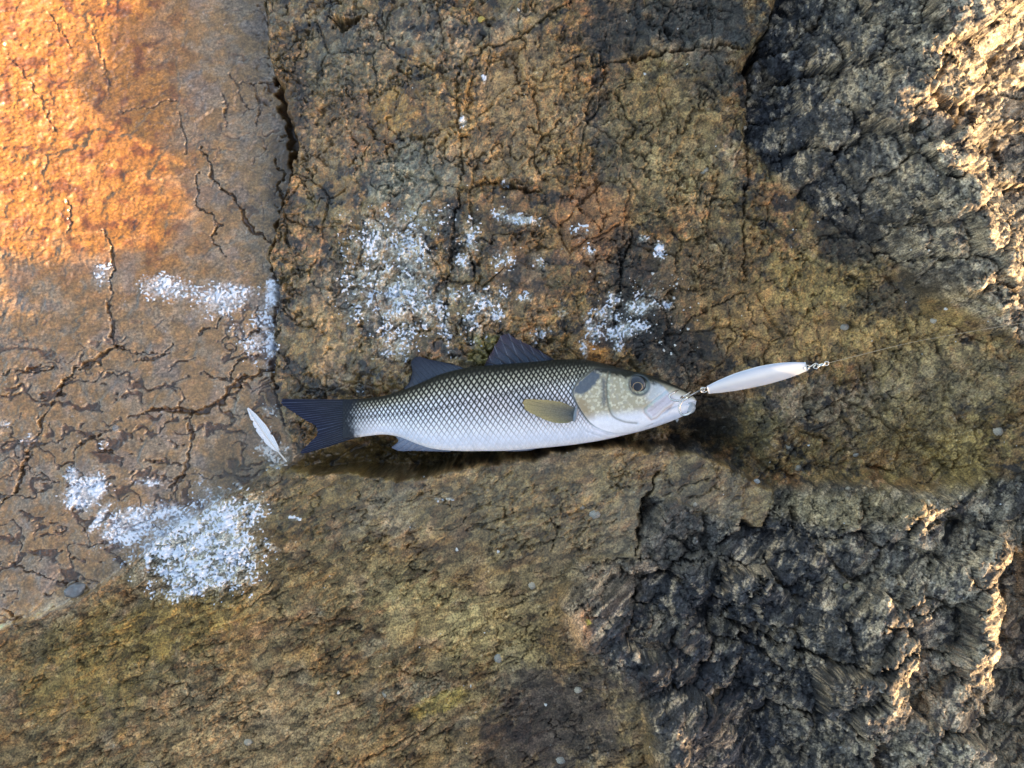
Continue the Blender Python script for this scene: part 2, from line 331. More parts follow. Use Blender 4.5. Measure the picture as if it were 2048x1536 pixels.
# --- cracks
jag = fbm(P, Q, 26, 4, 99, 0.6) * 9; jag2 = fbm(P, Q, 26, 4, 103, 0.6) * 9
CK = np.zeros_like(Z)
for pts, wd, dp in CRACKS:
    xs = [a for a, b in pts]; ys = [b for a, b in pts]
    m = np.where((P > min(xs) - 45) & (P < max(xs) + 45) & (Q > min(ys) - 45) & (Q < max(ys) + 45))[0]
    x = P[m] + jag[m]; y = Q[m] + jag2[m]
    d = np.full(x.shape, 1e9, f32); al = np.zeros_like(d); acc = 0.0
    tot = sum(math.hypot(bx - ax, by - ay) for (ax, ay), (bx, by) in zip(pts[:-1], pts[1:]))
    for (ax, ay), (bx, by) in zip(pts[:-1], pts[1:]):
        ex, ey = bx - ax, by - ay; ll = math.hypot(ex, ey)
        t = np.clip(((x - ax) * ex + (y - ay) * ey) / (ex * ex + ey * ey), 0, 1)
        dd = np.hypot(x - ax - t * ex, y - ay - t * ey); mm = dd < d
        al = np.where(mm, acc + t * ll, al); d = np.where(mm, dd, d); acc += ll
    open_end = 0.30 + 0.70 * sstep(0, min(40, tot * .4), np.minimum(al, tot - al))
    ww = wd * open_end * 0.85 * np.clip(0.75 + 0.8 * fbm(P[m], Q[m], 30, 2, 105) + 0.5 * lip[m], 0.25, 1.6)
    g = np.exp(-(d / np.maximum(ww, 1.5)) ** 4)
    CK[m] = np.maximum(CK[m], g)
    Z[m] -= g * dp
Z *= 0.001
# unseen ridge added to the right, its crest profile shaped to shade the hollow
P0 = 1024 + 1660 * X; Q0 = 768 - 1660 * Y
su = P0 * math.cos(SUN_AZ) - Q0 * math.sin(SUN_AZ); sv = P0 * math.sin(SUN_AZ) + Q0 * math.cos(SUN_AZ)
TV = np.array([(-900, 0), (-275, .0), (-240, .165), (-150, .185), (118, .19), (135, .09), (160, .05), (375, .05), (415, .15), (470, .19), (800, .21), (1000, .23), (1400, .26), (2200, .26)])
tv = np.interp(sv + fbm(su, sv, 120, 3, 140) * 16, TV[:, 0], TV[:, 1]) + fbm(su, sv, 70, 4, 141) * 0.012 + facets(su, sv, 90, 142, 0.012, 0.008)[0]
u0 = 2400 + 210 * sstep(100, 350, sv)
shade_ridge = tv * np.exp(-(np.maximum(np.abs(su - u0) - 40, 0) / 70) ** 2) - 0.05 * sstep(100, 200, np.abs(su - u0))
offm = sstep(2150, 2250, su) * sstep(0.02, 0.1, tv)
Z = np.where((su > 2200) & (shade_ridge > Z), shade_ridge, Z).astype(f32)

# fine relief of the outcrop is pushed out along the surface normal, from noise that also varies with height
zpx = np.clip(Z * 1660, -150, 400)
Ps = P + 1.1 * zpx; Qs = Q - 0.8 * zpx
Zg = Z.reshape(NY, NX); dzy, dzx = np.gradient(Zg.astype(float), GYA, GXA)
nrm = np.stack([-dzx.ravel(), -dzy.ravel(), np.ones(NX * NY)], -1); nrm /= np.linalg.norm(nrm, axis=1)[:, None]
fin_ = np.zeros_like(Z)
mi = np.where(wD > 0.02)[0]
Pq = Ps[mi] + fbm(Ps[mi], Qs[mi], 30, 2, 176) * 6; Qq = Qs[mi]
fin_[mi] = (facets(Pq, Qq, 26, 17, 1.0, 0.35)[0] * 3.0 + facets(Pq, Qq, 11, 18, 1.0, 0.5)[0] * 1.0 + ridged(Pq, Qq, 15, 3, 95) * 1.1 + fbm(Pq, Qq, 6, 2, 97) * 0.9 - veins(Pq, Qq, 40, 177, 0.03) * 3.0) * wD[mi] * 0.001
DISP = nrm.astype(f32) * fin_[:, None]
def gsample(x, y):
    x = np.asarray(x, float); y = np.asarray(y, float)
    i = np.clip(np.searchsorted(GXA, x) - 1, 0, NX - 2); j = np.clip(np.searchsorted(GYA, y) - 1, 0, NY - 2)
    u = (x - GXA[i]) / (GXA[i + 1] - GXA[i]); v = (y - GYA[j]) / (GYA[j + 1] - GYA[j])
    G = (Z + DISP[:, 2]).reshape(NY, NX)
    return (G[j, i] * (1 - u) + G[j, i + 1] * u) * (1 - v) + (G[j + 1, i] * (1 - u) + G[j + 1, i + 1] * u) * v
def w2(px, py, z):
    """photograph pixel at height z -> world point"""
    k = (H - z) / F
    return np.array([(px - 1024) * k, (768 - py) * k, z])
def on_rock(px, py):
    z = 0.0
    for _ in range(12):
        a = w2(px, py, z); z = 0.5 * z + 0.5 * float(gsample(a[0], a[1]))
    return w2(px, py, z)

# ------------------------------------------------------------------ rock colours (the stone's own stains, plus sunlit orange painted on the slab)
def C(*a): return np.array(a, f32)
OCH, ORG, OLV, GRY, DRK, TAN, UMB = C(.30, .185, .08), C(.36, .175, .08), C(.215, .155, .07), C(.25, .215, .175), C(.050, .050, .058), C(.42, .32, .205), C(.16, .09, .042)
def mixc(col, c, t):
    return col + (c - col) * np.asarray(t)[:, None]
n1 = fbm(P, Q, 110, 4, 110); n2 = fbm(Ps, Qs, 45, 4, 112); n3 = fbm(Ps, Qs, 14, 4, 114); n4 = fbm(Ps, Qs, 5, 2, 116); n5 = fbm(P, Q, 180, 3, 118)
colB = np.tile(OLV, (len(P), 1)); colB = mixc(colB, OCH, sstep(-0.25, 0.4, n2 + n3 * 0.4)); colB = mixc(colB, ORG, sstep(0.25, 0.7, n1 + n3 * 0.5) * 0.8)
colB = mixc(colB, GRY, sstep(0.1, 0.5, n5 + n3 * 0.35) * 0.65); colB = mixc(colB, UMB, sstep(0.1, 0.5, fbm(P, Q, 30, 3, 119)) * 0.6); colB = mixc(colB, DRK, sstep(0.14, 0.34, fbm(P, Q, 42, 5, 120, 0.6)) * 0.8)
colC = np.tile(C(.235, .17, .09), (len(P), 1)); colC = mixc(colC, OCH, sstep(-0.1, 0.5, fbm(pr * 0.5, qr, 60, 4, 121))); colC = mixc(colC, UMB, sstep(0.1, 0.6, fbm(pr * 0.5, qr, 28, 4, 122)) * 0.8)
colC = mixc(colC, GRY, sstep(0.15, 0.6, fbm(P, Q, 120, 4, 123)) * 0.5); colC = mixc(colC, C(.36, .22, .13), sstep(0.2, 0.6, n2) * 0.5)
colA = np.tile(C(.29, .175, .07), (len(P), 1)); colA = mixc(colA, C(.28, .205, .125), sstep(-0.2, 0.4, n2)); colA = mixc(colA, C(.36, .18, .06), sstep(0.15, 0.65, n3 + n1 * 0.4) * 0.4)
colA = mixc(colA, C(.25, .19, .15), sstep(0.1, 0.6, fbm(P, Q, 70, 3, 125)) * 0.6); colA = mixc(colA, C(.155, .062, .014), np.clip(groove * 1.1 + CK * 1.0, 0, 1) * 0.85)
colA = mixc(colA, C(.38, .155, .016), sstep(400, 250, P - 0.1 * Q + n2 * 40) * sstep(600, 440, Q + n2 * 60) * 0.85); colA = mixc(colA, C(.22, .065, .012), sstep(0.1, 0.5, fbm(P, Q, 36, 4, 126)) * sstep(400, 250, P - 0.1 * Q + n2 * 40) * sstep(600, 440, Q + n2 * 60) * 0.75)  # sunlit orange, with red-brown mottling, painted into the slab's lit corner
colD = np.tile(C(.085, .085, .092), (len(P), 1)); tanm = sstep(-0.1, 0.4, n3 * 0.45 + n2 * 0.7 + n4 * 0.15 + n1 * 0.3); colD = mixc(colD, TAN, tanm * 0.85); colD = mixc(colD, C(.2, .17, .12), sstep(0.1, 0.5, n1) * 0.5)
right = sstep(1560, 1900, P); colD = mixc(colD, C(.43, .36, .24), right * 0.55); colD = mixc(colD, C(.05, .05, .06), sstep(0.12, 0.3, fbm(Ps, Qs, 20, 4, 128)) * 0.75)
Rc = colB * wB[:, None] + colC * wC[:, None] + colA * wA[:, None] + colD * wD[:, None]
def blob(px, py, rx, ry, rot, col, st, hard=0.35, only=None):
    global Rc
    c, s_ = math.cos(math.radians(rot)), math.sin(math.radians(rot))
    x = (P - px); y = (Q - py)
    d = np.hypot((x * c - y * s_) / rx, (x * s_ + y * c) / ry) + n2 * 0.45 + n3 * 0.25
    t = sstep(1 + hard, 1 - hard, d) * st
    if only is not None: t = t * only
    Rc = mixc(Rc, np.array(col, f32), t)
for b in [(1190, 450, 70, 95, 0, ORG, .8), (1195, 690, 26, 50, 0, C(.40, .19, .05), .9), (1290, 560, 75, 100, 15, DRK, .85), (1260, 660, 90, 40, 0, DRK, .85), (1225, 60, 60, 70, 0, DRK, .7), (1235, 240, 40, 90, 0, DRK, .6),
          (1370, 700, 90, 50, 0, DRK, .75), (1230, 330, 45, 60, 0, DRK, .65), (1390, 40, 150, 52, 8, C(.075, .08, .085), .85), (1420, 150, 55, 60, 0, C(.08, .082, .085), .8), (905, 470, 16, 70, 0, DRK, .8),
          (700, 230, 60, 70, 0, UMB, .6), (790, 220, 50, 40, 0, C(.38, .22, .06), .7), (650, 300, 60, 50, 0, C(.36, .24, .13), .5), (830, 350, 85, 65, 10, C(.27, .26, .22), .8), (1010, 250, 150, 110, 0, C(.36, .22, .09), .6),
          (1060, 150, 90, 80, 0, C(.38, .24, .12), .55), (1030, 470, 60, 90, 0, UMB, .5), (1320, 250, 110, 130, 0, C(.31, .22, .10), .6), (1360, 370, 120, 90, 0, C(.29, .22, .12), .5), (690, 130, 90, 70, 0, C(.2, .17, .11), .5),
          (1420, 560, 130, 80, 0, C(.24, .16, .08), .6), (1560, 640, 140, 70, 0, C(.35, .22, .09), .6), (1780, 660, 150, 100, 0, C(.36, .255, .11), .75), (1640, 560, 120, 60, 0, C(.33, .24, .09), .6), (1900, 760, 140, 70, 10, C(.30, .24, .14), .6),
          (1850, 880, 160, 80, 0, C(.32, .23, .09), .5), (1500, 860, 70, 60, 0, C(.15, .12, .05), .6), (1440, 840, 60, 60, 0, DRK, .6), (1700, 470, 60, 60, 0, DRK, .7), (1800, 590, 90, 40, 20, DRK, .6), (1460, 770, 60, 26, -10, C(.22, .12, .06), .7),
          (640, 700, 60, 40, 0, C(.33, .22, .09), .5), (640, 640, 50, 40, 0, C(.36, .22, .08), .5), (1940, 920, 70, 60, 0, C(.38, .28, .11), .7), (980, 700, 40, 30, 0, C(.24, .21, .05), .7), (1060, 620, 40, 40, 0, C(.3, .2, .1), .5),
          (700, 920, 200, 30, 3, C(.17, .12, .035), .8), (640, 1000, 170, 60, 25, C(.20, .135, .045), .6), (1000, 990, 220, 50, 8, C(.2, .14, .06), .5), (900, 1240, 220, 60, -25, C(.38, .29, .14), .6), (880, 1410, 60, 20, 25, C(.42, .31, .06), .5),
          (1120, 1440, 120, 110, 0, C(.10, .075, .075), .8), (1010, 1500, 70, 60, 0, C(.11, .075, .07), .6), (500, 1470, 200, 110, 0, C(.34, .24, .14), .6), (200, 1330, 160, 90, 20, C(.25, .175, .055), .7), (380, 1230, 120, 60, 15, C(.3, .2, .055), .6),
          (1200, 1110, 110, 90, 0, C(.27, .2, .12), .6), (1350, 1060, 130, 90, 0, C(.16, .14, .11), .6), (1150, 1240, 24, 40, 0, C(.45, .27, .15), .9), (620, 1160, 160, 60, 10, C(.25, .18, .09), .5), (1680, 1015, 140, 34, 3, C(.31, .245, .13), .7)]:
    blob(*b)
blob(572, 260, 26, 130, -10, C(.14, .075, .018), .8, 0.5); blob(560, 420, 24, 70, 15, C(.15, .08, .02), .6, 0.5)
# pale salt stain on the shelf beside the foam
blob(790, 560, 95, 130, 12, C(.36, .37, .38), .55, 0.5, sstep(-0.1, 0.35, n3))
# sea foam: where it lies, and the salt film it leaves on the stone
FO_ = [(330, 575, 55, 26, -8, 1.0), (385, 590, 30, 22, 0, .7), (440, 600, 55, 32, 5, .95), (470, 575, 60, 10, -8, .8), (540, 585, 14, 36, 0, 1.3), (525, 640, 26, 40, 0, .7), (505, 690, 34, 34, 0, .7), (538, 690, 16, 45, 0, 1.0), (480, 660, 24, 20, 0, .55), (205, 548, 22, 26, 0, .6),
       (170, 985, 46, 30, 35, 1.5), (145, 955, 16, 24, 0, 1.0), (196, 1035, 8, 40, -35, 1.1), (255, 1055, 60, 40, 20, 1.1), (330, 1030, 70, 26, -8, .9), (380, 1075, 120, 62, 15, 1.25), (440, 1040, 85, 50, 10, 1.15), (460, 1100, 60, 60, 0, 1.2), (400, 1140, 110, 50, 0, 1.15), (370, 1180, 60, 20, 10, 1.0), (500, 1020, 34, 34, 0, .9),
       (290, 965, 40, 10, 0, .7), (395, 960, 14, 14, 0, .6), (410, 985, 16, 18, 0, .6), (535, 820, 20, 14, 0, .8), (540, 905, 30, 22, 0, .9), (525, 880, 8, 30, -30, .8), (556, 925, 26, 12, 30, .8), (60, 880, 18, 14, 0, .6), (5, 848, 14, 8, 0, .8), (210, 885, 16, 10, 30, .6),
       (760, 480, 80, 60, 20, .62), (815, 500, 60, 55, 0, .75), (740, 570, 70, 90, 0, .6), (800, 600, 60, 80, 0, .75), (850, 610, 30, 50, 0, .8), (790, 690, 40, 34, 0, .85), (885, 640, 14, 60, 15, 1.0), (905, 590, 18, 20, 0, .8), (720, 775, 14, 10, 0, .8), (830, 440, 40, 26, 0, .5), (880, 430, 40, 30, 0, .5), (690, 430, 20, 14, 0, .5),
       (940, 480, 30, 50, 0, .6), (930, 525, 20, 20, 0, .9), (1040, 440, 40, 12, -10, 1.2), (1000, 430, 20, 16, 0, .7), (1005, 520, 24, 28, 0, .6), (960, 600, 50, 24, -20, .8), (1000, 590, 24, 24, 0, .7), (945, 650, 30, 40, 0, .7), (985, 630, 26, 16, 0, .8), (1050, 595, 16, 12, 0, .8), (1080, 670, 30, 14, 30, .6), (1125, 630, 14, 10, 0, .7),
       (1160, 470, 20, 24, 0, .55), (1180, 505, 14, 12, 0, .8), (1080, 530, 24, 18, 0, .5), (1285, 480, 12, 8, 0, 1.2), (1320, 500, 12, 20, 0, 1.1), (1230, 595, 16, 14, 0, 1.1), (1275, 615, 30, 18, 0, .9), (1300, 600, 40, 30, 0, .55), (1335, 610, 14, 14, 0, .8), (1210, 630, 30, 18, -10, 1.0), (1185, 660, 20, 34, 20, .8), (1255, 660, 46, 16, 12, 1.3), (1240, 690, 12, 22, -30, .7),
       (1300, 660, 14, 8, 0, .7), (1170, 700, 8, 24, 10, .9), (505, 1095, 44, 8, -25, .8), (540, 1090, 30, 8, -30, .8), (470, 975, 16, 6, -20, .9), (590, 1035, 12, 5, -10, 1.0), (925, 245, 8, 14, 10, 1.0), (968, 158, 6, 10, 0, 1.0), (1010, 365, 10, 8, 0, .8), (880, 997, 14, 5, -5, .9), (900, 995, 12, 4, 0, .8)]
den = np.zeros_like(Z)
for (fx, fy, rx_, ry_, ro, dn_) in FO_:
    m_ = np.where((np.abs(P - fx) < 2.6 * max(rx_, ry_)) & (np.abs(Q - fy) < 2.6 * max(rx_, ry_)))[0]
    c, s_ = math.cos(math.radians(ro)), math.sin(math.radians(ro)); x = P[m_] - fx; y = Q[m_] - fy
    den[m_] = np.maximum(den[m_], dn_ * np.exp(-0.9 * (((x * c - y * s_) / rx_) ** 2 + ((x * s_ + y * c) / ry_) ** 2) ** 1.3))
fmn = fbm(P, Q, 26, 4, 230, 0.65) * 0.75 + fbm(P, Q, 5, 2, 234) * 0.85
Rc = mixc(Rc, C(.52, .56, .62), sstep(.25, 1.0, den + fmn * 0.45) * 0.62)
cellv = (RV[5][id3] - .5) * 0.55 + (RV[5][id2] - .5) * 0.4; cellc = (RV[5][idc2] - .5) * 0.6 + (RV[5][idc1] - .5) * 0.4
Rc *= (1 + (0.30 * n4 + 0.2 * n3) * (0.5 + 0.5 * rf) + cellv * (wB + wD * 0.8 + wA * 0.25) + cellc * wC)[:, None]
lum = Rc @ C(.35, .5, .15)
Rc *= (np.clip(lum / 0.17, 0.05, 2.2) ** 0.62 * 0.79)[:, None]
Rc *= C(1.05, .99, .80) * (wB + wC)[:, None] + C(1, 1, 1) * (wA + wD)[:, None]
Rc = np.clip(Rc, 0.010, 0.75)
wet = wA * 1.0 + wB * sstep(1350, 700, P) * 0.45 + wC * sstep(1150, 950, Q - P * 0.05) * 0.4 + wB * 0.12
wet = np.clip(wet, 0, 1)

# ------------------------------------------------------------------ materials
def new_mat(name):
    m = bpy.data.materials.new(name); m.use_nodes = True
    return m, m.node_tree.nodes, m.node_tree.links, m.node_tree.nodes['Principled BSDF']
def mat(name, col, rough=0.5, metal=0.0, nscale=0, namt=0.0, bump=0.0, **kw):
    m, N, L, b = new_mat(name)
    b.inputs['Base Color'].default_value = (*col, 1); b.inputs['Roughness'].default_value = rough; b.inputs['Metallic'].default_value = metal
    for k, v in kw.items(): b.inputs[k.replace('_', ' ')].default_value = v
    if nscale:
        t = N.new('ShaderNodeTexNoise'); t.inputs['Scale'].default_value = nscale; t.inputs['Detail'].default_value = 5
        tc = N.new('ShaderNodeTexCoord'); L.new(tc.outputs['Object'], t.inputs['Vector'])
        r = N.new('ShaderNodeMapRange'); r.inputs[3].default_value = 1 - namt; r.inputs[4].default_value = 1 + namt; r.inputs[1].default_value = .3; r.inputs[2].default_value = .7
        L.new(t.outputs['Fac'], r.inputs[0])
        mx = N.new('ShaderNodeMix'); mx.data_type = 'RGBA'; mx.blend_type = 'MULTIPLY'; mx.inputs[0].default_value = 1
        mx.inputs[6].default_value = (*col, 1); L.new(r.outputs[0], mx.inputs[7]); L.new(mx.outputs[2], b.inputs['Base Color'])
        if bump:
            bp = N.new('ShaderNodeBump'); bp.inputs['Strength'].default_value = bump; bp.inputs['Distance'].default_value = 0.001
            L.new(t.outputs['Fac'], bp.inputs['Height']); L.new(bp.outputs[0], b.inputs['Normal'])
    return m
def vcol_mat(name, rough, metal=0.0, fine=0, famt=0.0, bump=0.0, **kw):
    m, N, L, b = new_mat(name)
    a = N.new('ShaderNodeAttribute'); a.attribute_name = 'Tint'
    b.inputs['Roughness'].default_value = rough; b.inputs['Metallic'].default_value = metal
    for k, v in kw.items(): b.inputs[k.replace('_', ' ')].default_value = v
    src = a.outputs['Color']
    if fine:
        t = N.new('ShaderNodeTexNoise'); t.inputs['Scale'].default_value = fine; t.inputs['Detail'].default_value = 6; t.inputs['Roughness'].default_value = .65
        tc = N.new('ShaderNodeTexCoord'); L.new(tc.outputs['Object'], t.inputs['Vector'])
        r = N.new('ShaderNodeMapRange'); r.inputs[1].default_value = .34; r.inputs[2].default_value = .66; r.inputs[3].default_value = 1 - famt; r.inputs[4].default_value = 1 + famt
        L.new(t.outputs['Fac'], r.inputs[0])
        mx = N.new('ShaderNodeMix'); mx.data_type = 'RGBA'; mx.blend_type = 'MULTIPLY'; mx.inputs[0].default_value = 1
        L.new(src, mx.inputs[6]); L.new(r.outputs[0], mx.inputs[7]); src = mx.outputs[2]
        if bump:
            bp = N.new('ShaderNodeBump'); bp.inputs['Strength'].default_value = bump; bp.inputs['Distance'].default_value = 0.001
            L.new(t.outputs['Fac'], bp.inputs['Height']); L.new(bp.outputs[0], b.inputs['Normal'])
    L.new(src, b.inputs['Base Color'])
    return m, N, L, b
M_rock, N, L, b = vcol_mat('rock', 0.7, 0, 460, 0.75, 0.9)
wa = N.new('ShaderNodeAttribute'); wa.attribute_name = 'Wet'
for nd in list(N):
    if nd.type == 'BUMP':
        r_ = N.new('ShaderNodeMapRange'); r_.inputs[3].default_value = 0.95; r_.inputs[4].default_value = 0.25; L.new(wa.outputs['Fac'], r_.inputs[0]); L.new(r_.outputs[0], nd.inputs['Strength'])
    if nd.type == 'MIX':
        r_ = N.new('ShaderNodeMapRange'); r_.inputs[3].default_value = 1.0; r_.inputs[4].default_value = 0.5; L.new(wa.outputs['Fac'], r_.inputs[0]); L.new(r_.outputs[0], nd.inputs[0])
r1 = N.new('ShaderNodeMapRange'); r1.inputs[3].default_value = 0.78; r1.inputs[4].default_value = 0.42; L.new(wa.outputs['Fac'], r1.inputs[0]); L.new(r1.outputs[0], b.inputs['Roughness'])
L.new(wa.outputs['Fac'], b.inputs['Coat Weight']); b.inputs['Coat Roughness'].default_value = 0.10; b.inputs['Coat IOR'].default_value = 1.6

# ------------------------------------------------------------------ mesh helpers
def mesh(name, V, Fc, m=None, parent=None, tint=None, smooth=True, wetv=None):
    V = np.asarray(V, f32); me = bpy.data.meshes.new(name)
    if isinstance(Fc, np.ndarray):
        k = Fc.shape[1]
        me.vertices.add(len(V)); me.vertices.foreach_set('co', V.ravel())
        me.loops.add(Fc.size); me.loops.foreach_set('vertex_index', Fc.ravel().astype(np.int32))
        me.polygons.add(len(Fc)); me.polygons.foreach_set('loop_start', np.arange(0, Fc.size, k, dtype=np.int32))
        me.update(calc_edges=True)
    else:
        me.from_pydata([tuple(map(float, v)) for v in V], [], Fc)
    me.polygons.foreach_set('use_smooth', np.full(len(me.polygons), smooth, bool))
    if tint is not None:
        a = me.attributes.new('Tint', 'FLOAT_COLOR', 'POINT'); t = np.ones((len(V), 4), f32); t[:, :3] = tint; a.data.foreach_set('color', t.ravel())
    if wetv is not None:
        a = me.attributes.new('Wet', 'FLOAT', 'POINT'); a.data.foreach_set('value', np.asarray(wetv, f32))
    o = bpy.data.objects.new(name, me)
    if m: me.materials.append(m)
    COL.objects.link(o)
    if parent: o.parent = parent
    return o
def empty(name, loc=(0, 0, 0)):
    o = bpy.data.objects.new(name, None); o.location = loc; o.empty_display_size = 0.02; COL.objects.link(o); return o
def tag(o, label=None, cat=None, group=None, kind=None):
    for k, v in (('label', label), ('category', cat), ('group', group), ('kind', kind)):
        if v: o[k] = v
    return o
def grid_faces(n, m, wrap=False):
    i, j = np.meshgrid(np.arange(n - 1), np.arange(m if wrap else m - 1), indexing='ij')
    j2 = (j + 1) % m
    return np.stack([i * m + j, (i + 1) * m + j, (i + 1) * m + j2, i * m + j2], -1).reshape(-1, 4)
def tube(pts, rad, seg=8, close_caps=True):
    pts = np.asarray(pts, float); n = len(pts); rad = np.broadcast_to(rad, (n,))
    T = np.gradient(pts, axis=0); T /= np.linalg.norm(T, axis=1)[:, None] + 1e-12
    up = np.array([0, 0, 1.0]) if abs(T[0, 2]) < .9 else np.array([1.0, 0, 0])
    V = []; nrm = np.cross(T[0], up); nrm /= np.linalg.norm(nrm)
    for i in range(n):
        nrm = nrm - T[i] * (nrm @ T[i]); nrm /= np.linalg.norm(nrm); bn = np.cross(T[i], nrm)
        for k in range(seg):
            a = 2 * math.pi * k / seg; V.append(pts[i] + (nrm * math.cos(a) + bn * math.sin(a)) * rad[i])
    Fc = [tuple(r) for r in grid_faces(n, seg, True)]
    Fc += [tuple(range(seg))[::-1], tuple((n - 1) * seg + k for k in range(seg))]
    return np.array(V), Fc
def merge(parts):
    V = []; Fc = []; o = 0
    for v, f in parts:
        V.append(np.asarray(v)); Fc += [tuple(int(i) + o for i in q_) for q_ in f]; o += len(v)
    return np.concatenate(V), Fc
def spline(pts, n):
    pts = np.asarray(pts, float); k = len(pts)
    d = np.r_[0, np.cumsum(np.linalg.norm(np.diff(pts, axis=0), axis=1))]
    t = np.linspace(0, d[-1], n); Mt = np.gradient(pts, d, axis=0)
    i = np.clip(np.searchsorted(d, t) - 1, 0, k - 2); h = (d[i + 1] - d[i])[:, None]; u = ((t - d[i]) / h[:, 0])[:, None]
    return ((2 * u**3 - 3 * u**2 + 1) * pts[i] + (u**3 - 2 * u**2 + u) * h * Mt[i] + (-2 * u**3 + 3 * u**2) * pts[i + 1] + (u**3 - u**2) * h * Mt[i + 1])
def curve1(tab):
    tab = np.array(sorted(tab), float)
    def ev(x):
        x = np.asarray(x, float); s = spline(tab, 400); return np.interp(x, s[:, 0], s[:, 1])
    return ev

# ------------------------------------------------------------------ build the rock bodies out of the height field
G = np.arange(NX * NY).reshape(NY, NX)
QF = np.stack([G[:-1, :-1], G[:-1, 1:], G[1:, 1:], G[1:, :-1]], -1).reshape(-1, 4)
ctr = QF[:, 0]
reg = np.where(sc[ctr] > 0, 2, np.where(sd[ctr] > 0, 3, np.where(sa[ctr] > 0, 1, 0)))
V3 = np.stack([X, Y, Z], -1) + DISP
inview = (np.abs(P - 1024) < 1040) & (np.abs(Q - 768) < 784)
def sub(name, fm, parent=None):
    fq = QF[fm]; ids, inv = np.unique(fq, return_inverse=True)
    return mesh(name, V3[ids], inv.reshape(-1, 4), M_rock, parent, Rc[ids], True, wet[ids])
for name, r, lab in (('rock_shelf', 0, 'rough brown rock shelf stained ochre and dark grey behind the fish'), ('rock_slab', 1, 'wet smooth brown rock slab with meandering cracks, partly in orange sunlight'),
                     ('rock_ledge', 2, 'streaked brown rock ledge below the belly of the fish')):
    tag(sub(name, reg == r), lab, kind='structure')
bk = np.where(inview[ctr], blk[ctr], -1)
oc = tag(sub('rock_outcrop', (reg == 3) & (bk < 0)), 'rough dark grey broken rock outcrop with sunlit tan crests', kind='structure')
for k in range(len(SEEDS)):
    fm = (reg == 3) & (bk == k)
    if fm.sum() > 60: sub('rock_block', fm, oc)

# ------------------------------------------------------------------ the sea bass
ZF = -0.012                                    # height of the fish's middle plane
KF = (H - ZF) / F                              # metres per photograph pixel at that height
up_c = curve1([(686, 799), (705, 798), (760, 793), (800, 782), (840, 766), (880, 749), (930, 736), (1000, 729), (1060, 724), (1120, 719), (1175, 720), (1215, 729), (1250, 739), (1300, 751), (1340, 766), (1370, 781), (1387, 792), (1393, 801)])
lo_c = curve1([(686, 877), (705, 876), (735, 872), (770, 869), (800, 874), (830, 886), (860, 896), (900, 901), (960, 902), (1020, 901), (1080, 896), (1140, 890), (1200, 881), (1250, 870), (1300, 857), (1335, 845), (1362, 834), (1380, 824), (1390, 812), (1393, 803)])
th_c = curve1([(686, 1.2), (694, 4.5), (706, 8), (760, 13), (830, 21), (900, 27), (980, 32), (1060, 34), (1140, 34), (1200, 32.5), (1250, 30), (1290, 26), (1330, 20), (1360, 14), (1380, 8.5), (1390, 4), (1393, 1)])
nxf = 820
xs = np.linspace(686, 1393, nxf)
phi = np.r_[np.linspace(0, math.pi, 241), np.linspace(math.pi, 2 * math.pi, 61)[1:-1]]
nph = len(phi)
yu, yl, th = up_c(xs), lo_c(xs), th_c(xs)
c_, s_ = np.cos(phi), np.sin(phi)
PX = np.repeat(xs[:, None], nph, 1)
tt = 0.5 + 0.5 * c_                                            # 1 at the back, 0 at the belly
PY = yl[:, None] + (yu - yl)[:, None] * tt[None]
TT = np.repeat(tt[None], nxf, 0)
SZ = np.sign(s_) * np.abs(s_) ** 0.82
zz = th[:, None] * SZ[None]                                    # mm above the middle plane
topside = np.clip(s_ * 6, 0, 1)[None]
px_, py_ = PX, PY
def curve_dist(pts, x, y):
    d = np.full(x.shape, 1e9)
    for (ax, ay), (bx, by) in zip(pts[:-1], pts[1:]):
        ex, ey = bx - ax, by - ay
        t = np.clip(((x - ax) * ex + (y - ay) * ey) / (ex * ex + ey * ey), 0, 1)
        d = np.minimum(d, np.hypot(x - ax - t * ex, y - ay - t * ey))
    return d
OPER = [tuple(a) for a in spline([(1188, 736), (1172, 749), (1150, 768), (1143, 783), (1150, 806), (1162, 826), (1178, 845), (1206, 860), (1233, 865), (1262, 861), (1300, 846)], 60)]
GILL = OPER + [(1330, 830), (1345, 800), (1320, 770), (1290, 750), (1240, 738)]
sg = poly_sd(px_, py_, GILL)
dop = curve_dist(OPER, px_, py_)
zz += topside * (np.where(sg > 0, np.exp(-sg / 30) * 2.4, 0) - np.where(sg <= 0, np.exp(-(dop / 5) ** 2) * 0.9, 0))
PRE = [tuple(a) for a in spline([(1214, 745), (1209, 765), (1209, 790), (1211, 811), (1219, 829), (1241, 841), (1268, 845)], 40)]
dpre = curve_dist(PRE, px_, py_)
zz -= topside * np.exp(-(dpre / 3.0) ** 2) * 1.1
zz += topside * np.exp(-((dpre - 7) / 6.0) ** 2) * 0.5 * (px_ > 1209)
MAX_ = [(1345, 772), (1330, 782), (1308, 798), (1284, 817), (1285, 823), (1298, 836), (1307, 833), (1325, 815), (1345, 803), (1372, 796), (1385, 790), (1370, 780)]
smx = poly_sd(px_, py_, MAX_)
zz += topside * (sstep(-1.5, 2.5, smx) * 1.7 - np.exp(-((smx + 3) / 2.2) ** 2) * 0.8)
MOUTH = [(1312, 833), (1330, 818), (1350, 809), (1372, 806), (1393, 804)]
dmo = curve_dist(MOUTH, px_, py_)
zz -= topside * np.exp(-(dmo / 2.4) ** 2) * 2.4 * sstep(1312, 1345, px_)
for lnp in ([(1170, 862), (1210, 876), (1270, 868), (1330, 846)], [(1180, 855), (1215, 869), (1265, 866), (1310, 852)]):
    zz -= topside * np.exp(-(curve_dist(lnp, px_, py_) / 1.8) ** 2) * 0.7
EX, EY, ER = 1273.0, 770.0, 19.0
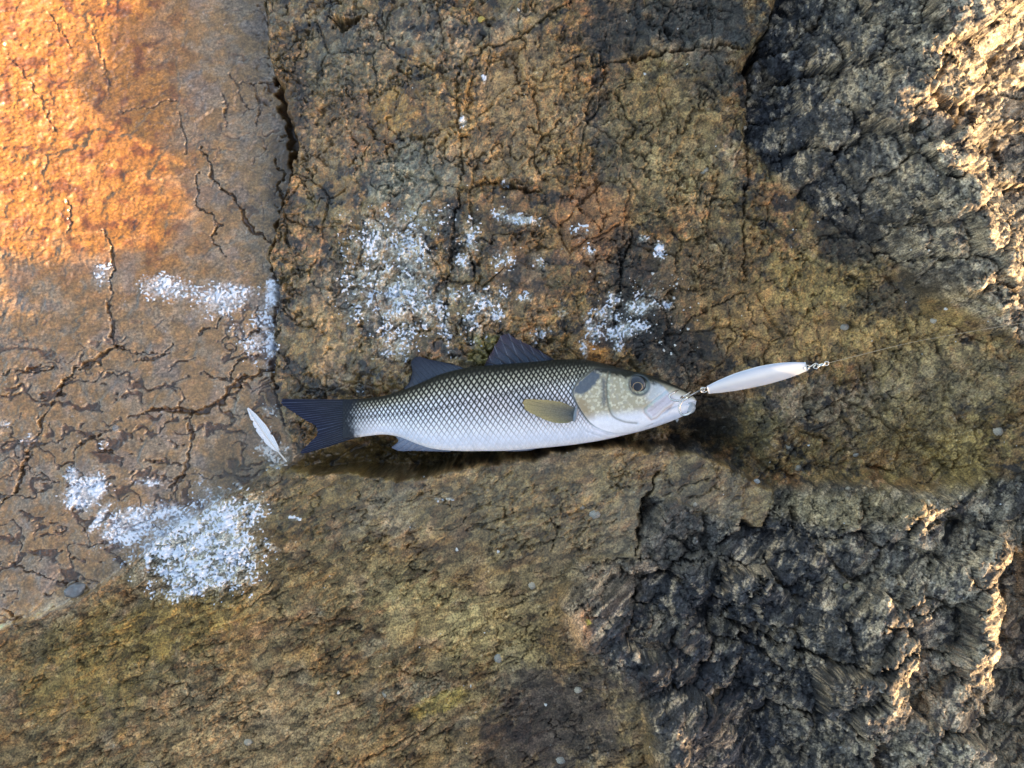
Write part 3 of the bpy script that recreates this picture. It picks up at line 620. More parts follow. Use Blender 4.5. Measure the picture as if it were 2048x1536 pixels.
de = np.hypot(px_ - EX, (py_ - EY) * 1.03)
zz += topside * (np.exp(-((de - ER - 3) / 4) ** 2) * 1.0 - sstep(ER + 1, ER - 4, de) * 4.0)
dn = np.hypot((px_ - 1330) / 4, (py_ - 766) / 2.5)
zz -= topside * np.exp(-dn ** 2) * 1.0
# scales: a lattice of overlapping plates
per = np.interp(xs, [690, 760, 850, 950, 1060, 1170], [7.0, 8.4, 10.2, 10.8, 9.6, 7.6])
sx_ = np.cumsum((xs[1] - xs[0]) / per)
LAT = [(706, 836), (760, 831), (808, 826), (877, 816), (955, 802), (1033, 781), (1092, 767), (1130, 757), (1172, 748)]
latx = np.interp(xs, [a for a, b in LAT], [b for a, b in LAT])
rows = (PY - latx[:, None]) / np.interp(xs, [690, 800, 950, 1170], [10.5, 13.5, 16.0, 13.0])[:, None]
wob = fbm(px_.astype(f32), py_.astype(f32), 40, 2, 200) * 0.10
A_ = sx_[:, None] + rows + wob; B_ = sx_[:, None] - rows + wob
fa_, fb_ = A_ - np.floor(A_), B_ - np.floor(B_)
edge = np.minimum(np.minimum(fa_, 1 - fa_), np.minimum(fb_, 1 - fb_))       # 0 on a scale's edge, .5 in its middle
body_m = sstep(2, -5, sg) * sstep(1200, 1165, px_) * sstep(680, 690, px_)
hfrac = TT
lnw = np.interp(hfrac, [0, .12, .3, .5, .7, .85, 1], [.07, .09, .15, .22, .27, .32, .38])
line = sstep(lnw, lnw * 0.35, edge) * body_m
zz += topside * body_m * (np.clip(edge * 2, 0, 1) * 0.5 + (fa_ - 0.5 + fb_ - 0.5) * 0.34)
zz += topside * np.exp(-(np.abs(PY - latx[:, None]) / 1.4) ** 2) * body_m * -0.35
# colour of skin and scales
fn = fbm(px_.astype(f32), py_.astype(f32), 9, 3, 210); fn2 = fbm(px_.astype(f32), py_.astype(f32), 40, 3, 214); fl = facets(px_.astype(f32), py_.astype(f32), 4.2, 216, 0, 1.0)[0]
def cf(c): return np.array(c, f32)
def mx3(a, c, t): return a + (cf(c) - a) * np.asarray(t)[..., None]
fc = np.ones(PX.shape + (3,), f32) * cf((.84, .86, .92))
fc = mx3(fc, (.74, .66, .66), np.exp(-(((px_ - 1020) / 130) ** 2 + ((py_ - 800) / 34) ** 2)) * .8)
fc = mx3(fc, (.58, .66, .82), sstep(.28, .12, hfrac) * sstep(.02, .1, hfrac) * .6)
fc = mx3(fc, (.66, .58, .36), sstep(.58, .85, hfrac) * .8)
fc = mx3(fc, (.30, .31, .31), sstep(770, 705, px_) * .6)
lcol = mx3(np.ones_like(fc) * cf((.022, .02, .018)), (.20, .21, .24), sstep(.4, .1, hfrac))
lst = np.interp(hfrac, [0, .1, .25, .5, 1], [.15, .3, .7, .97, 1.0])
jit = RV[3][hsh(np.floor(A_).astype(np.int32), np.floor(B_).astype(np.int32), 9)] - .5
fc *= (1 + body_m * jit * (.10 + .30 * sstep(.3, .8, hfrac)))[..., None]
fc = fc + (lcol - fc) * (line * lst)[..., None]
fc = mx3(fc, (.025, .025, .02), sstep(.72, .93, hfrac + 0.03 * fn) * (.5 + .48 * sstep(.86, .95, hfrac)))
fc = mx3(fc, (.05, .05, .05), np.exp(-(np.abs(PY - latx[:, None]) / 1.5) ** 2) * body_m * sstep(1180, 1160, px_) * (0.6 + 0.4 * np.sin(sx_ * 6.28)[:, None]) * .9)
head = sstep(-3, 3, sg)
hc = np.ones_like(fc) * cf((.80, .83, .89))
gold = sstep(1336, 1300, px_) * sstep(838, 815, py_ + (px_ - 1220) * 0.10) * sstep(735, 748, py_)
gcol = mx3(np.ones_like(fc) * cf((.36, .30, .13)), (.74, .70, .46), sstep(0.1, 0.8, fl) * .8); gcol = mx3(gcol, (.26, .24, .16), sstep(.1, .6, fn + .3 * fn2) * .5)
hc = hc + (gcol - hc) * (gold * .8)[..., None]
hc = mx3(hc, (.62, .70, .78), sstep(40, 22, np.hypot(px_ - 1315, (py_ - 785) * 1.2)) * .6)
sil = poly_sd(px_, py_, [(1178, 742), (1145, 774), (1143, 784), (1160, 790), (1175, 778), (1188, 765), (1200, 748)])
hc = mx3(hc, (.085, .115, .16), sstep(-4, 3, sil + fn * 3) * .92)
hc = mx3(hc, (.09, .11, .13), np.exp(-((px_ - 1203 - fn * 3) / 5.5) ** 2) * sstep(750, 760, py_) * sstep(822, 800, py_) * .8)
hc = mx3(hc, (.30, .22, .12), sstep(20, 6, np.abs((px_ - 1152) * .8 - (py_ - 800) * .45 + fn * 5)) * sstep(790, 800, py_) * sstep(846, 826, py_) * sstep(1200, 1170, px_) * .6)
topd = sstep(-2, 9, (750 + (px_ - 1200) * 0.19 + np.clip(px_ - 1290, 0, 200) * 0.06) - py_ + fn * 4)
hc = mx3(hc, (.022, .024, .02), topd * .97)
hc = mx3(hc, (.62, .58, .66), sstep(-2, 8, smx + fn * 3) * .75); hc = mx3(hc, (.40, .34, .38), sstep(.25, .6, np.sin((px_ * .62 + py_ * .78) * .55 + fn)) * sstep(2, 6, smx) * .35)
hc = mx3(hc, (.22, .10, .08), np.exp(-((dmo) / 2.6) ** 2) * sstep(1315, 1345, px_) * .8)
hc = mx3(hc, (.45, .30, .26), np.exp(-((smx + 2) / 2.0) ** 2) * sstep(805, 815, py_ + (px_ - 1300) * 0.4) * .5)
hc = mx3(hc, (.13, .15, .16), sstep(1364, 1384, px_) * sstep(800, 792, py_) * .8)
hc = mx3(hc, (.10, .12, .13), np.exp(-((de - ER - 1) / 3.0) ** 2) * .85)
fc = fc + (hc - fc) * (head * 1.0)[..., None]
fc = mx3(fc, (.10, .09, .07), np.where(sg < 1, np.exp(-(dop / 2.6) ** 2), 0) * sstep(860, 835, py_) * .75)
fc = mx3(fc, (.10, .10, .08), np.exp(-(dpre / 2.0) ** 2) * .6)
fc = mx3(fc, (.024, .028, .036), sstep(722, 695, px_ + fn * 9 - np.abs(py_ - 838) * 0.2) * .97)
fc *= (1 + 0.07 * fn)[..., None]
fc = np.where((s_ < -0.05)[None, :, None], cf((.6, .62, .66)), fc)
BX = (PX - 1024) * KF; BY = (768 - PY) * KF; BZ = ZF + zz * 0.001
FO = w2(1040, 812, ZF)
fish = tag(empty('fish', (0, 0, 0)), 'silver sea bass with dark spiny fins lying on its side, hooked at the mouth', 'fish')
Vb = np.stack([BX, BY, BZ], -1).reshape(-1, 3); Fb = grid_faces(nxf, nph, True)
Vb = np.r_[Vb, [w2(686, 838, ZF), w2(1394, 802, ZF)]]
tn = np.r_[fc.reshape(-1, 3), [(.2, .2, .2), (.3, .3, .3)]]
k0 = len(Vb) - 2
M_fish, N, L, b = vcol_mat('fish_skin', 0.5, 0.0, 900, 0.07, 0.0, Coat_Weight=0.0, Specular_IOR_Level=0.12)
Fall = np.r_[Fb[:, ::-1], ]
lu = N.new('ShaderNodeRGBToBW'); at = [x for x in N if x.type == 'ATTRIBUTE'][0]; L.new(at.outputs['Color'], lu.inputs[0])
mr = N.new('ShaderNodeMapRange'); mr.inputs[1].default_value = .1; mr.inputs[2].default_value = .8; mr.inputs[3].default_value = .06; mr.inputs[4].default_value = .75
L.new(lu.outputs[0], mr.inputs[0]); L.new(mr.outputs[0], b.inputs['Specular IOR Level']); b.inputs['Roughness'].default_value = .34
body = mesh('body', Vb, Fall, M_fish, fish, np.clip(tn, 0.01, .95))
# eye
def dome(cx_, cy_, z0, r, hgt, n=28, m=12, rim=1.0):
    V = []
    for i in range(m + 1):
        a = math.pi / 2 * i / m
        for k in range(n):
            t = 2 * math.pi * k / n
            V.append((cx_ + math.cos(t) * r * math.cos(a), cy_ + math.sin(t) * r * math.cos(a) * rim, z0 + hgt * math.sin(a)))
    return np.array(V), [tuple(f) for f in grid_faces(m + 1, n, True)]
th_e = float(th_c(EX)) * 0.001
ze = ZF + th_e * (1 - ((EY - (up_c(EX) + lo_c(EX)) / 2) / ((lo_c(EX) - up_c(EX)) / 2)) ** 2) ** 0.41 - 0.0036
ec = w2(EX, EY, ze); er = ER * (H - ze) / F
v, f = dome(ec[0], ec[1], ze, er, 0.0042)
rr = np.hypot(v[:, 0] - ec[0], v[:, 1] - ec[1]) / er
pc = np.array([1.5, -3.5]) * KF; rp = np.hypot(v[:, 0] - ec[0] - pc[0] , v[:, 1] - ec[1] - pc[1]) / er
ecol = np.ones((len(v), 3)) * (.035, .042, .052)
eye = mesh('eye', v, f, mat('fish_eye', (.030, .036, .046), 0.08, 0.0, Coat_Weight=1.0, Coat_Roughness=0.02, IOR=1.45), fish)
a = np.linspace(0, 2 * math.pi, 49)
def eye_z(x, y):
    r = np.hypot(x - ec[0], y - ec[1]) / er
    return ze + 0.0042 * np.sqrt(np.clip(1 - r * r, 0, 1))
rx = ec[0] + pc[0] + np.cos(a) * er * .50; ry = ec[1] + pc[1] + np.sin(a) * er * .46
v, f = tube(np.stack([rx, ry, eye_z(rx, ry) - 0.0001], -1), 0.00042 * (1 + .35 * np.sin(a + 2.2)), 6)
mesh('iris_ring', v, f, mat('iris_gold', (.62, .42, .22), 0.3, 0.6), eye)
v, f = dome(ec[0] + pc[0], ec[1] + pc[1], float(eye_z(ec[0] + pc[0], ec[1] + pc[1])) - 0.00035, er * .44, 0.0006, 28, 6)
mesh('pupil', v, f, mat('pupil_black', (.006, .006, .010), 0.05, 0, Coat_Weight=1.0, Coat_Roughness=0.02), eye)

# fins: corrugated membranes between a base line and a free edge
M_fin, N, L, b = vcol_mat('fin_membrane', 0.45, 0.0, 700, 0.25, 0.0, Specular_IOR_Level=0.22)
def fin(name, base, tip, zb0, zt0, nray, c0, c1, cray, n=120, m=46, corr=0.0007, thick=0.0007, notch=0.04, parent=None, ragged=0.0):
    bs = spline([(x, y, 0) for x, y in base], n)[:, :2]; ts = spline([(x, y, 0) for x, y in tip], n)[:, :2]
    u = np.linspace(0, 1, n)[:, None]; v_ = np.linspace(0, 1, m)[None]
    ph = (u * nray) % 1.0
    ray = np.abs(np.sin(u * nray * math.pi)) ** 0.5
    ln = 1 - notch * ray - ragged * (np.interp(u[:, 0] * 40, np.arange(41), np.random.RandomState(5).rand(41)))[:, None]
    x = bs[:, 0:1] + (ts - bs)[:, 0:1] * v_ * ln; y = bs[:, 1:2] + (ts - bs)[:, 1:2] * v_ * ln
    z = zb0 + (zt0 - zb0) * v_ ** 1.2 + corr * (1 - ray) * (1 - 0.5 * v_) + 0.0008 * np.sin(u * 9 + v_ * 4)
    k = (H - z) / F
    top = np.stack([(x - 1024) * k, (768 - y) * k, z + thick / 2 * (1.1 - v_)], -1); bot = top.copy(); bot[..., 2] -= thick * (1.15 - v_)
    fq = grid_faces(n, m); nn = n * m
    ring = [i * m for i in range(n)] + [(n - 1) * m + j for j in range(1, m)] + [i * m + m - 1 for i in range(n - 2, -1, -1)] + [j for j in range(m - 2, 0, -1)]
    side = np.array([(ring[i], ring[(i + 1) % len(ring)], ring[(i + 1) % len(ring)] + nn, ring[i] + nn) for i in range(len(ring))])
    V = np.r_[top.reshape(-1, 3), bot.reshape(-1, 3)]
    col = cf(c0) + (cf(c1) - cf(c0)) * v_[..., None] ** 1.1 + np.zeros((n, m, 1))
    rm = sstep(0.55, 0.15, ray) * (0.55 + 0.45 * fbm((u * 60 + v_ * 0).astype(f32), (v_ * 9 + u * 0).astype(f32), 3, 2, 220))
    col = col + (cf(cray) - col) * np.clip(rm, 0, 1)[..., None]
    return mesh(name, V, np.r_[fq, fq[:, ::-1] + nn, side], M_fin, parent or fish, np.clip(np.r_[col.reshape(-1, 3), col.reshape(-1, 3)], .005, .9))
tail_u = fin('tail_fin', [(722, 799), (706, 815), (700, 838), (704, 860), (718, 874)],
             [(562, 798), (560, 806), (572, 816), (590, 828), (612, 842), (632, 855), (634, 866), (618, 886), (600, 907), (612, 907)], ZF, ZF - 0.010, 22,
             (.024, .027, .034), (.008, .011, .034), (.17, .20, .31), 240, 60, 0.0011, 0.0012, 0.02)
fin('second_dorsal_fin', [(934, 738), (905, 744), (870, 756), (840, 770), (812, 781)], [(905, 728), (862, 719), (830, 714), (823, 720), (824, 745), (816, 768), (808, 776)], ZF + .001, ZF - 0.002, 13,
    (.075, .09, .12), (.022, .026, .042), (.01, .011, .018), 160, 46, 0.0011, 0.0008, 0.03)
df = fin('spiny_dorsal_fin', [(1112, 722), (1085, 724), (1050, 727), (1010, 731), (968, 735)], [(1098, 712), (1075, 698), (1040, 680), (1006, 665), (994, 681), (984, 700), (968, 731)], ZF + .001, ZF + 0.006, 8,
         (.085, .11, .15), (.05, .04, .06), (.22, .25, .31), 200, 46, 0.0016, 0.0007, 0.06)
for (bx, by), (tx, ty) in zip([(1108, 721), (1096, 722), (1082, 723), (1066, 725), (1050, 727), (1034, 728), (1016, 730), (998, 732)], [(1088, 708), (1060, 692), (1030, 676), (1005, 664), (997, 676), (989, 690), (981, 706), (972, 722)]):
    pts = [w2(bx + (tx - bx) * t, by + (ty - by) * t, ZF + .0026 + .006 * t) for t in np.linspace(0, 1, 8)]
    v, f = tube(pts, np.linspace(.0011, .0003, 8), 6)
    mesh('fin_spine', v, f, mat('fin_spine', (.045, .045, .06), .35) if 'fin_spine' not in bpy.data.materials else bpy.data.materials['fin_spine'], df)
fin('anal_fin', [(905, 900), (870, 896), (835, 886), (806, 876), (790, 872)], [(900, 904), (868, 903), (830, 902), (790, 900), (783, 896), (797, 884), (794, 876)], ZF - .002, ZF - 0.006, 11, (.22, .27, .36), (.10, .12, .18), (.05, .06, .10), 150, 36, 0.001, 0.0008)
fin('pelvic_fin', [(1088, 893), (1070, 896), (1050, 898)], [(1060, 901), (1030, 903), (1006, 902)], ZF - .001, ZF - 0.002, 6, (.40, .44, .52), (.16, .18, .24), (.2, .22, .28), 60, 24, .0006, .0008)
zp = ZF + 0.0385
fin('pectoral_fin', [(1156, 818), (1152, 828), (1148, 840)], [(1120, 803), (1080, 799), (1044, 803), (1046, 814), (1072, 832), (1112, 846), (1136, 846)], zp - .0035, zp + .0025, 14, (.11, .12, .12), (.34, .29, .14), (.035, .033, .02), 110, 50, .0007, .0007, .03)
v, f = tube([w2(1153, 816, zp - .003), w2(1152, 829, zp - .0025), w2(1148, 843, zp - .004)], [.0022, .003, .002], 10)
mesh('fin_root', v, f, mat('fin_root_grey', (.20, .23, .27), .35, Coat_Weight=.5), fish)
# lower lip bead
v, f = dome(*w2(1378, 815, ZF + .004), .008, .006)
mesh('lower_lip', v, f, mat('lip_grey', (.42, .45, .47), .3, nscale=300, namt=.3, Coat_Weight=.6), fish)
v, f = tube([w2(1352, 838, ZF + .002), w2(1354, 842, ZF + .001), w2(1357, 838, ZF + .002)], [.0016, .002, .001], 8)
mesh('lip_flap', v, f, bpy.data.materials['lip_grey'], fish)

# ------------------------------------------------------------------ the metal lure, its treble hook, the snap and the line
lure = tag(empty('fishing_lure', (0, 0, 0)), 'slim pearl white metal fishing lure lifted at one end, hooked in the fish mouth', 'lure')
ZL0, ZL1 = 0.098, 0.142
n = 60; m = 24
tl_ = np.linspace(0, 1, n)
cxl = 1415 + (1613 - 1415) * tl_; cyl = 780 + (733 - 780) * tl_ - 3.0 * np.sin(tl_ * math.pi)
hw = np.interp(tl_, [0, .02, .1, .3, .55, .75, .9, .98, 1], [7, 8.5, 12, 17.5, 19.5, 17.5, 13, 9, 8])
hw = np.convolve(np.pad(hw, 3, mode='edge'), np.ones(7) / 7, 'valid')
zl = ZL0 + (ZL1 - ZL0) * tl_
dirx, diry = (1613 - 1415), (733 - 780); dl = math.hypot(dirx, diry); nx_, ny_ = -diry / dl, dirx / dl
V = []
for i in range(n):
    for k in range(m):
        a = 2 * math.pi * k / m; cc, ss = math.cos(a), math.sin(a)
        ww = hw[i] * np.sign(cc) * abs(cc) ** .8; hh = 0.0034 * (0.35 + 0.65 * math.sin(math.pi * min(max(tl_[i], .03), .97))) * np.sign(ss) * abs(ss) ** 1.0
        V.append(w2(cxl[i] + nx_ * ww, cyl[i] + ny_ * ww, zl[i] - ww * KF * 0.75) + np.array([0.16 * hh, -0.6 * hh, 0.8 * hh]))
Fl = [tuple(r) for r in grid_faces(n, m, True)] + [tuple(range(m))[::-1], tuple((n - 1) * m + k for k in range(m))]
mesh('lure_body', V, Fl, mat('pearl_lure', (.56, .60, .70), .26, .2, nscale=60, namt=.04, Coat_Weight=.6, Coat_Roughness=.1), lure)
M_steel = mat('bright_steel', (.72, .70, .68), .18, 1.0, nscale=900, namt=.12)
def ring(cx_, cy_, z, r, rad, tiltx=0, n=28):
    a = np.linspace(0, 2 * math.pi, n); c = w2(cx_, cy_, z)
    return tube(np.stack([c[0] + np.cos(a) * r, c[1] + np.sin(a) * r * math.cos(tiltx), c[2] + np.sin(a) * r * math.sin(tiltx)], -1), rad, 7)
v, f = merge([ring(1408, 780, ZL0 - .001, .0042, .0006, .9), ring(1408, 780, ZL0 - .0022, .0042, .0006, .9)])
mesh('split_ring', v, f, M_steel, lure)
hook = []
zh = 0.045
e0 = w2(1404, 779, zh + .004)
hook.append(tube([w2(1404, 779, ZL0 - .004), w2(1396, 783, ZL0 - .012), w2(1385, 789, zh + .018), w2(1374, 796, zh)], [.0011, .0014, .0016, .0015], 9))
def hookarm(pts):
    sp = spline(pts, 40); return tube(sp, np.r_[np.full(32, .0013), np.linspace(.0013, .0002, 8)], 8)
hook.append(hookarm([w2(1374, 796, zh), w2(1364, 803, zh - .001), w2(1359, 813, zh - .002), w2(1360, 824, zh - .003), w2(1366, 830, zh - .003), w2(1374, 829, zh - .001), w2(1385, 822, zh + .003)]))
hook.append(hookarm([w2(1374, 796, zh), w2(1362, 801, zh), w2(1350, 801, zh - .002), w2(1341, 797, zh - .004), w2(1339, 791, zh - .005), w2(1346, 786, zh - .006), w2(1358, 780, zh - .012)]))
hook.append(hookarm([w2(1374, 796, zh), w2(1366, 797, zh - .006), w2(1362, 796, zh - .013), w2(1366, 793, zh - .017), w2(1374, 789, zh - .015), w2(1382, 783, zh - .010)]))
hook.append(tube([w2(1379, 826, zh), w2(1376, 824, zh + .001)], [.0008, .0002], 6))
hook.append(ring(1405, 778.5, ZL0 - .003, .0022, .0007, .3))
v, f = merge(hook); mesh('treble_hook', v, f, M_steel, lure)
v, f = ring(1614, 735, ZL1, .0026, .0006, .5); mesh('nose_ring', v, f, M_steel, lure)
snap = tag(empty('snap_swivel', (0, 0, 0)), 'tiny shiny steel snap swivel tied between the white lure and the line', 'swivel')
zs = ZL1 + .002
sp = spline([w2(1616, 736, zs), w2(1624, 731, zs + .002), w2(1632, 727, zs + .004), w2(1638, 731, zs + .004), w2(1633, 737, zs + .003), w2(1627, 735, zs + .002), w2(1632, 729, zs + .005)], 50)
v, f = tube(sp, .0007, 7); mesh('snap', v, f, M_steel, snap)
sp = spline([w2(1636, 732, zs + .003), w2(1641, 730, zs + .005), w2(1646, 729, zs + .006), w2(1650, 728, zs + .006)], 16)
v, f = tube(sp, np.r_[np.full(4, .0012), np.full(8, .0019), np.full(4, .0010)], 9); mesh('swivel_barrel', v, f, M_steel, snap)
v, f = ring(1653, 727, zs + .007, .0022, .0006, .4); mesh('swivel_eye', v, f, M_steel, snap)
lp = spline([w2(1654, 726.5, zs + .007), w2(1720, 710, .165), w2(1800, 690, .195), w2(1920, 667, .26), w2(2080, 640, .33), w2(2600, 560, .54)], 60)
v, f = tube(lp, .00018, 6)
tag(mesh('fishing_line', v, f, mat('clear_line', (.40, .37, .30), .25, 0, nscale=40, namt=.1, Coat_Weight=.6)), 'thin taut clear fishing line running from the swivel over the rock', 'line')

# ------------------------------------------------------------------ sea foam left on the rock
_, fe, fid = facets(P + fbm(P, Q, 8, 2, 236) * 3, Q, 9, 235, 0, 1)
fm_ = np.minimum(den, 1.0) * 0.75 + fmn * 0.85 - 0.64 + (RV[5][fid] - .5) * 0.35
fm_[(den < 0.12)] = -1
m_foam = M_foam = mat('sea_foam', (.82, .86, .94), .55, 0, nscale=450, namt=.12, bump=.4)
M_barn = mat('white_barnacle', (.66, .66, .62), .7, 0, nscale=600, namt=.25, bump=.4)
fA = np.where(inview, fm_, -1)
faces_ok = (fA[QF] > 0).sum(1) >= 3
def lift_sub(name, okf, amt, m, lab, cat):
    fq = QF[okf]; ids, inv = np.unique(fq, return_inverse=True); fq = inv.reshape(-1, 4)
    V = V3[ids].copy(); V[:, 2] += amt[ids]
    low = V3[ids].copy(); low[:, 2] -= 0.0006
    # rim faces close the sheet down onto the rock
    e = np.concatenate([fq[:, [0, 1]], fq[:, [1, 2]], fq[:, [2, 3]], fq[:, [3, 0]]])
    key = np.sort(e, 1); key = key[:, 0].astype(np.int64) * len(ids) + key[:, 1]
    _, first, cnt = np.unique(key, return_index=True, return_counts=True)
    be = e[first[cnt == 1]]
    side = np.stack([be[:, 1], be[:, 0], be[:, 0] + len(ids), be[:, 1] + len(ids)], -1)
    o = mesh(name, np.r_[V, low], np.r_[fq, side], m)
    return tag(o, lab, cat, kind='stuff')
bub = np.clip(fm_, 0, .5) * 0.0030 + (0.5 - np.clip(fe, 0, .5)) * -0.0006 + 0.0007 + np.abs(n4) * 0.0006
lift_sub('sea_foam', faces_ok & (reg == 1), bub, M_foam, 'white lacy foam left on the wet cracked slab', 'foam')
lift_sub('sea_foam', faces_ok & (reg == 2), bub, M_foam, 'large white foam patch spread on the lower brown ledge', 'foam')
lift_sub('sea_foam', faces_ok & ((reg == 0) | (reg == 3)), bub, M_foam, 'bluish white foam and flecks scattered on the shelf above the fish', 'foam')
rs = np.random.RandomState(77); bp_ = []
for _ in range(900):
    x, y = rs.uniform(560, 2040), rs.uniform(10, 1530); c_d = np.hypot((x - 1310) / 120, (y - 640) / 100); pk = rs.rand()
    if pk < 0.10 or (c_d < 1 and pk < .9) or (np.hypot((x - 980) / 260, (y - 520) / 150) < 1 and pk < .4): bp_.append((x, y))
for _ in range(60): a_, r_ = rs.uniform(0, 6.28), rs.rand() ** .5; bp_.append((1310 + math.cos(a_) * r_ * 110, 640 + math.sin(a_) * r_ * 95))
parts_ = []
for x, y in bp_:
    if 690 < x < 1400 and 710 < y < 905: continue
    c = on_rock(x, y); r_ = rs.uniform(1.0, 2.2) + (rs.rand() < .15) * rs.uniform(1, 2.5); r_ *= KF; n_ = 9; an = rs.uniform(0, 6.28); el_ = rs.uniform(.55, 1)
    V = []
    for lv, (kr, kz) in enumerate(((1.0, -.7), (.85, .35), (.4, .62), (.12, .5))):
        for k in range(n_):
            a_ = 2 * math.pi * k / n_; q_r = r_ * kr * (1 + .22 * math.sin(3 * a_ + an)); dx, dy = math.cos(a_) * q_r, math.sin(a_) * q_r * el_
            V.append((c[0] + dx * math.cos(an) - dy * math.sin(an), c[1] + dx * math.sin(an) + dy * math.cos(an), c[2] + r_ * kz))
    parts_.append((np.array(V), [tuple(f) for f in grid_faces(4, n_, True)] + [tuple(27 + k for k in range(9))]))
v, f = merge(parts_)
tag(mesh('barnacles', v, f, M_barn), 'tiny white barnacle specks dotted over the brown rock', kind='stuff')

# ------------------------------------------------------------------ limpets, periwinkles, pebble, feather, bubbles
def limpet(px, py, r, col, label, group, seed):
    rs = np.random.RandomState(seed); c = on_rock(px, py); R_ = r * (H - c[2]) / F; hgt = R_ * rs.uniform(.55, .8)
    n, m = 28, 8; V = []; ax, ay = rs.uniform(-.18, .18, 2)
    for i in range(m + 1):
        t = i / m
        for k in range(n):
            a = 2 * math.pi * k / n; rad = R_ * (1 - t) ** .85 * (1 + .05 * math.cos(k * math.pi) + .08 * math.sin(2 * a + seed))
            V.append((c[0] + math.cos(a) * rad + ax * R_ * t, c[1] + math.sin(a) * rad * .88 + ay * R_ * t, c[2] - .0022 + (hgt + .0022) * (t ** .9)))
    t = np.repeat(np.linspace(0, 1, m + 1), n)
    tint = np.array(col)[None] * (0.75 + .35 * np.abs(np.sin(t * 11))[:, None]) * (1 + .12 * np.cos(np.arange(len(V)) * math.pi))[:, None]
    return tag(mesh('limpet', V, [tuple(f) for f in grid_faces(m + 1, n, True)], M_shell, None, np.clip(tint, .02, .85)), label, 'limpet', group)
M_shell, *_ = vcol_mat('limpet_shell', .6, 0, 800, .25, .3)
for i, (x, y, r, lab, gr) in enumerate([
        (1411, 341, 10, 'round pale limpet alone on the olive brown shelf beside the tall crack', None), (1487, 254, 7, 'small pale limpet touching the tall dark crack of the shelf', None),
        (1690, 653, 9, 'pale limpet on the shelf between the swivel and the dark outcrop', None), (1578, 893, 8, 'pale limpet on the brown shelf closest to the fish snout', None),
        (1998, 862, 11, 'large pale limpet on the shelf close to the sunlit ridge', None), (1713, 908, 7, 'small pale limpet by the gap where shelf meets lower outcrop', 'limpets by the gap'),
        (1598, 935, 8, 'small pale limpet by the gap where shelf meets lower outcrop', 'limpets by the gap'), (1870, 640, 8, 'pale limpet at the foot of the sunlit crest beneath the line', None),
        (1190, 1030, 11, 'pale limpet of a close pair on the ledge below the fish head', 'pair of limpets on the ledge'), (1164, 1015, 7, 'pale limpet of a close pair on the ledge below the fish head', 'pair of limpets on the ledge'),
        (1065, 1173, 9, 'pale limpet sitting on a thin crack in the middle of the ledge', None), (997, 1318, 10, 'pale limpet on the ledge near the yellow stain', 'limpets by the yellow stain'),
        (770, 1390, 10, 'pale limpet on the ledge near the yellow stain', 'limpets by the yellow stain'), (1159, 1380, 10, 'pale limpet on the dark purple part of the ledge', 'limpets on the dark ledge'),
        (1122, 1524, 11, 'pale limpet on the dark purple part of the ledge', 'limpets on the dark ledge'), (496, 1485, 10, 'lone pale limpet on the coarse ochre part of the ledge', None),
        (500, 1168, 6, 'tiny pale limpet next to the large foam patch', None), (1679, 203, 8, 'grey limpet on the dark outcrop near its sunlit crest', None),
        (1697, 979, 6, 'small grey limpet on the flat brown block of the outcrop', None), (1390, 1010, 7, 'grey limpet on the dark blocks beside the lower ledge', 'limpets on the dark blocks'),
        (1515, 1060, 6, 'grey limpet on the dark blocks beside the lower ledge', 'limpets on the dark blocks'), (1560, 1180, 7, 'grey limpet deep among the dark broken blocks', 'limpets among the broken blocks'),
        (1850, 1255, 7, 'grey limpet deep among the dark broken blocks', 'limpets among the broken blocks')]):
    limpet(x, y, r, [(.34, .31, .25), (.40, .36, .29), (.30, .29, .26)][i % 3], lab, gr, i)
def winkle(px, py, r, col, label, seed):
    c = on_rock(px, py); R_ = r * (H - c[2]) / F; V = []; n, m = 20, 14; rs = np.random.RandomState(seed); ang = rs.uniform(0, 6.28)
    turns = []; dx, dy = math.cos(ang), math.sin(ang)
    for i in range(60):          # a coiled shell: a tapering tube wound round a tilted axis
        t = i / 59; a = t * 2 * math.pi * 2.4; rr = R_ * .55 * (1 - t) ** 1.1
        turns.append((c[0] + math.cos(a) * rr + dx * R_ * .9 * t, c[1] + math.sin(a) * rr + dy * R_ * .9 * t, c[2] + R_ * .35 + R_ * .55 * t))
    v, f = tube(turns, [R_ * .58 * (1 - i / 59) ** .9 + R_ * .04 for i in range(60)], 10)
    return tag(mesh('periwinkle', v, f, mat('winkle_shell', col, .35, 0, nscale=500, namt=.3)), label, 'sea snail')
winkle(1173, 1247, 9, (.36, .30, .06), 'yellow green periwinkle snail beside the small sunlit crest of the ledge', 1)
winkle(963, 41, 7, (.40, .32, .08), 'yellow periwinkle snail high on the brown shelf under a long crack', 2)
winkle(1693, 1172, 7, (.20, .17, .10), 'dark olive periwinkle snail tucked in the dark outcrop blocks', 3)
winkle(1761, 1377, 9, (.30, .28, .24), 'grey periwinkle snail beside the sunlit tan block', 4)
winkle(1512, 965, 7, (.42, .42, .40), 'pale grey periwinkle snail in the gap at the top of the outcrop', 5)
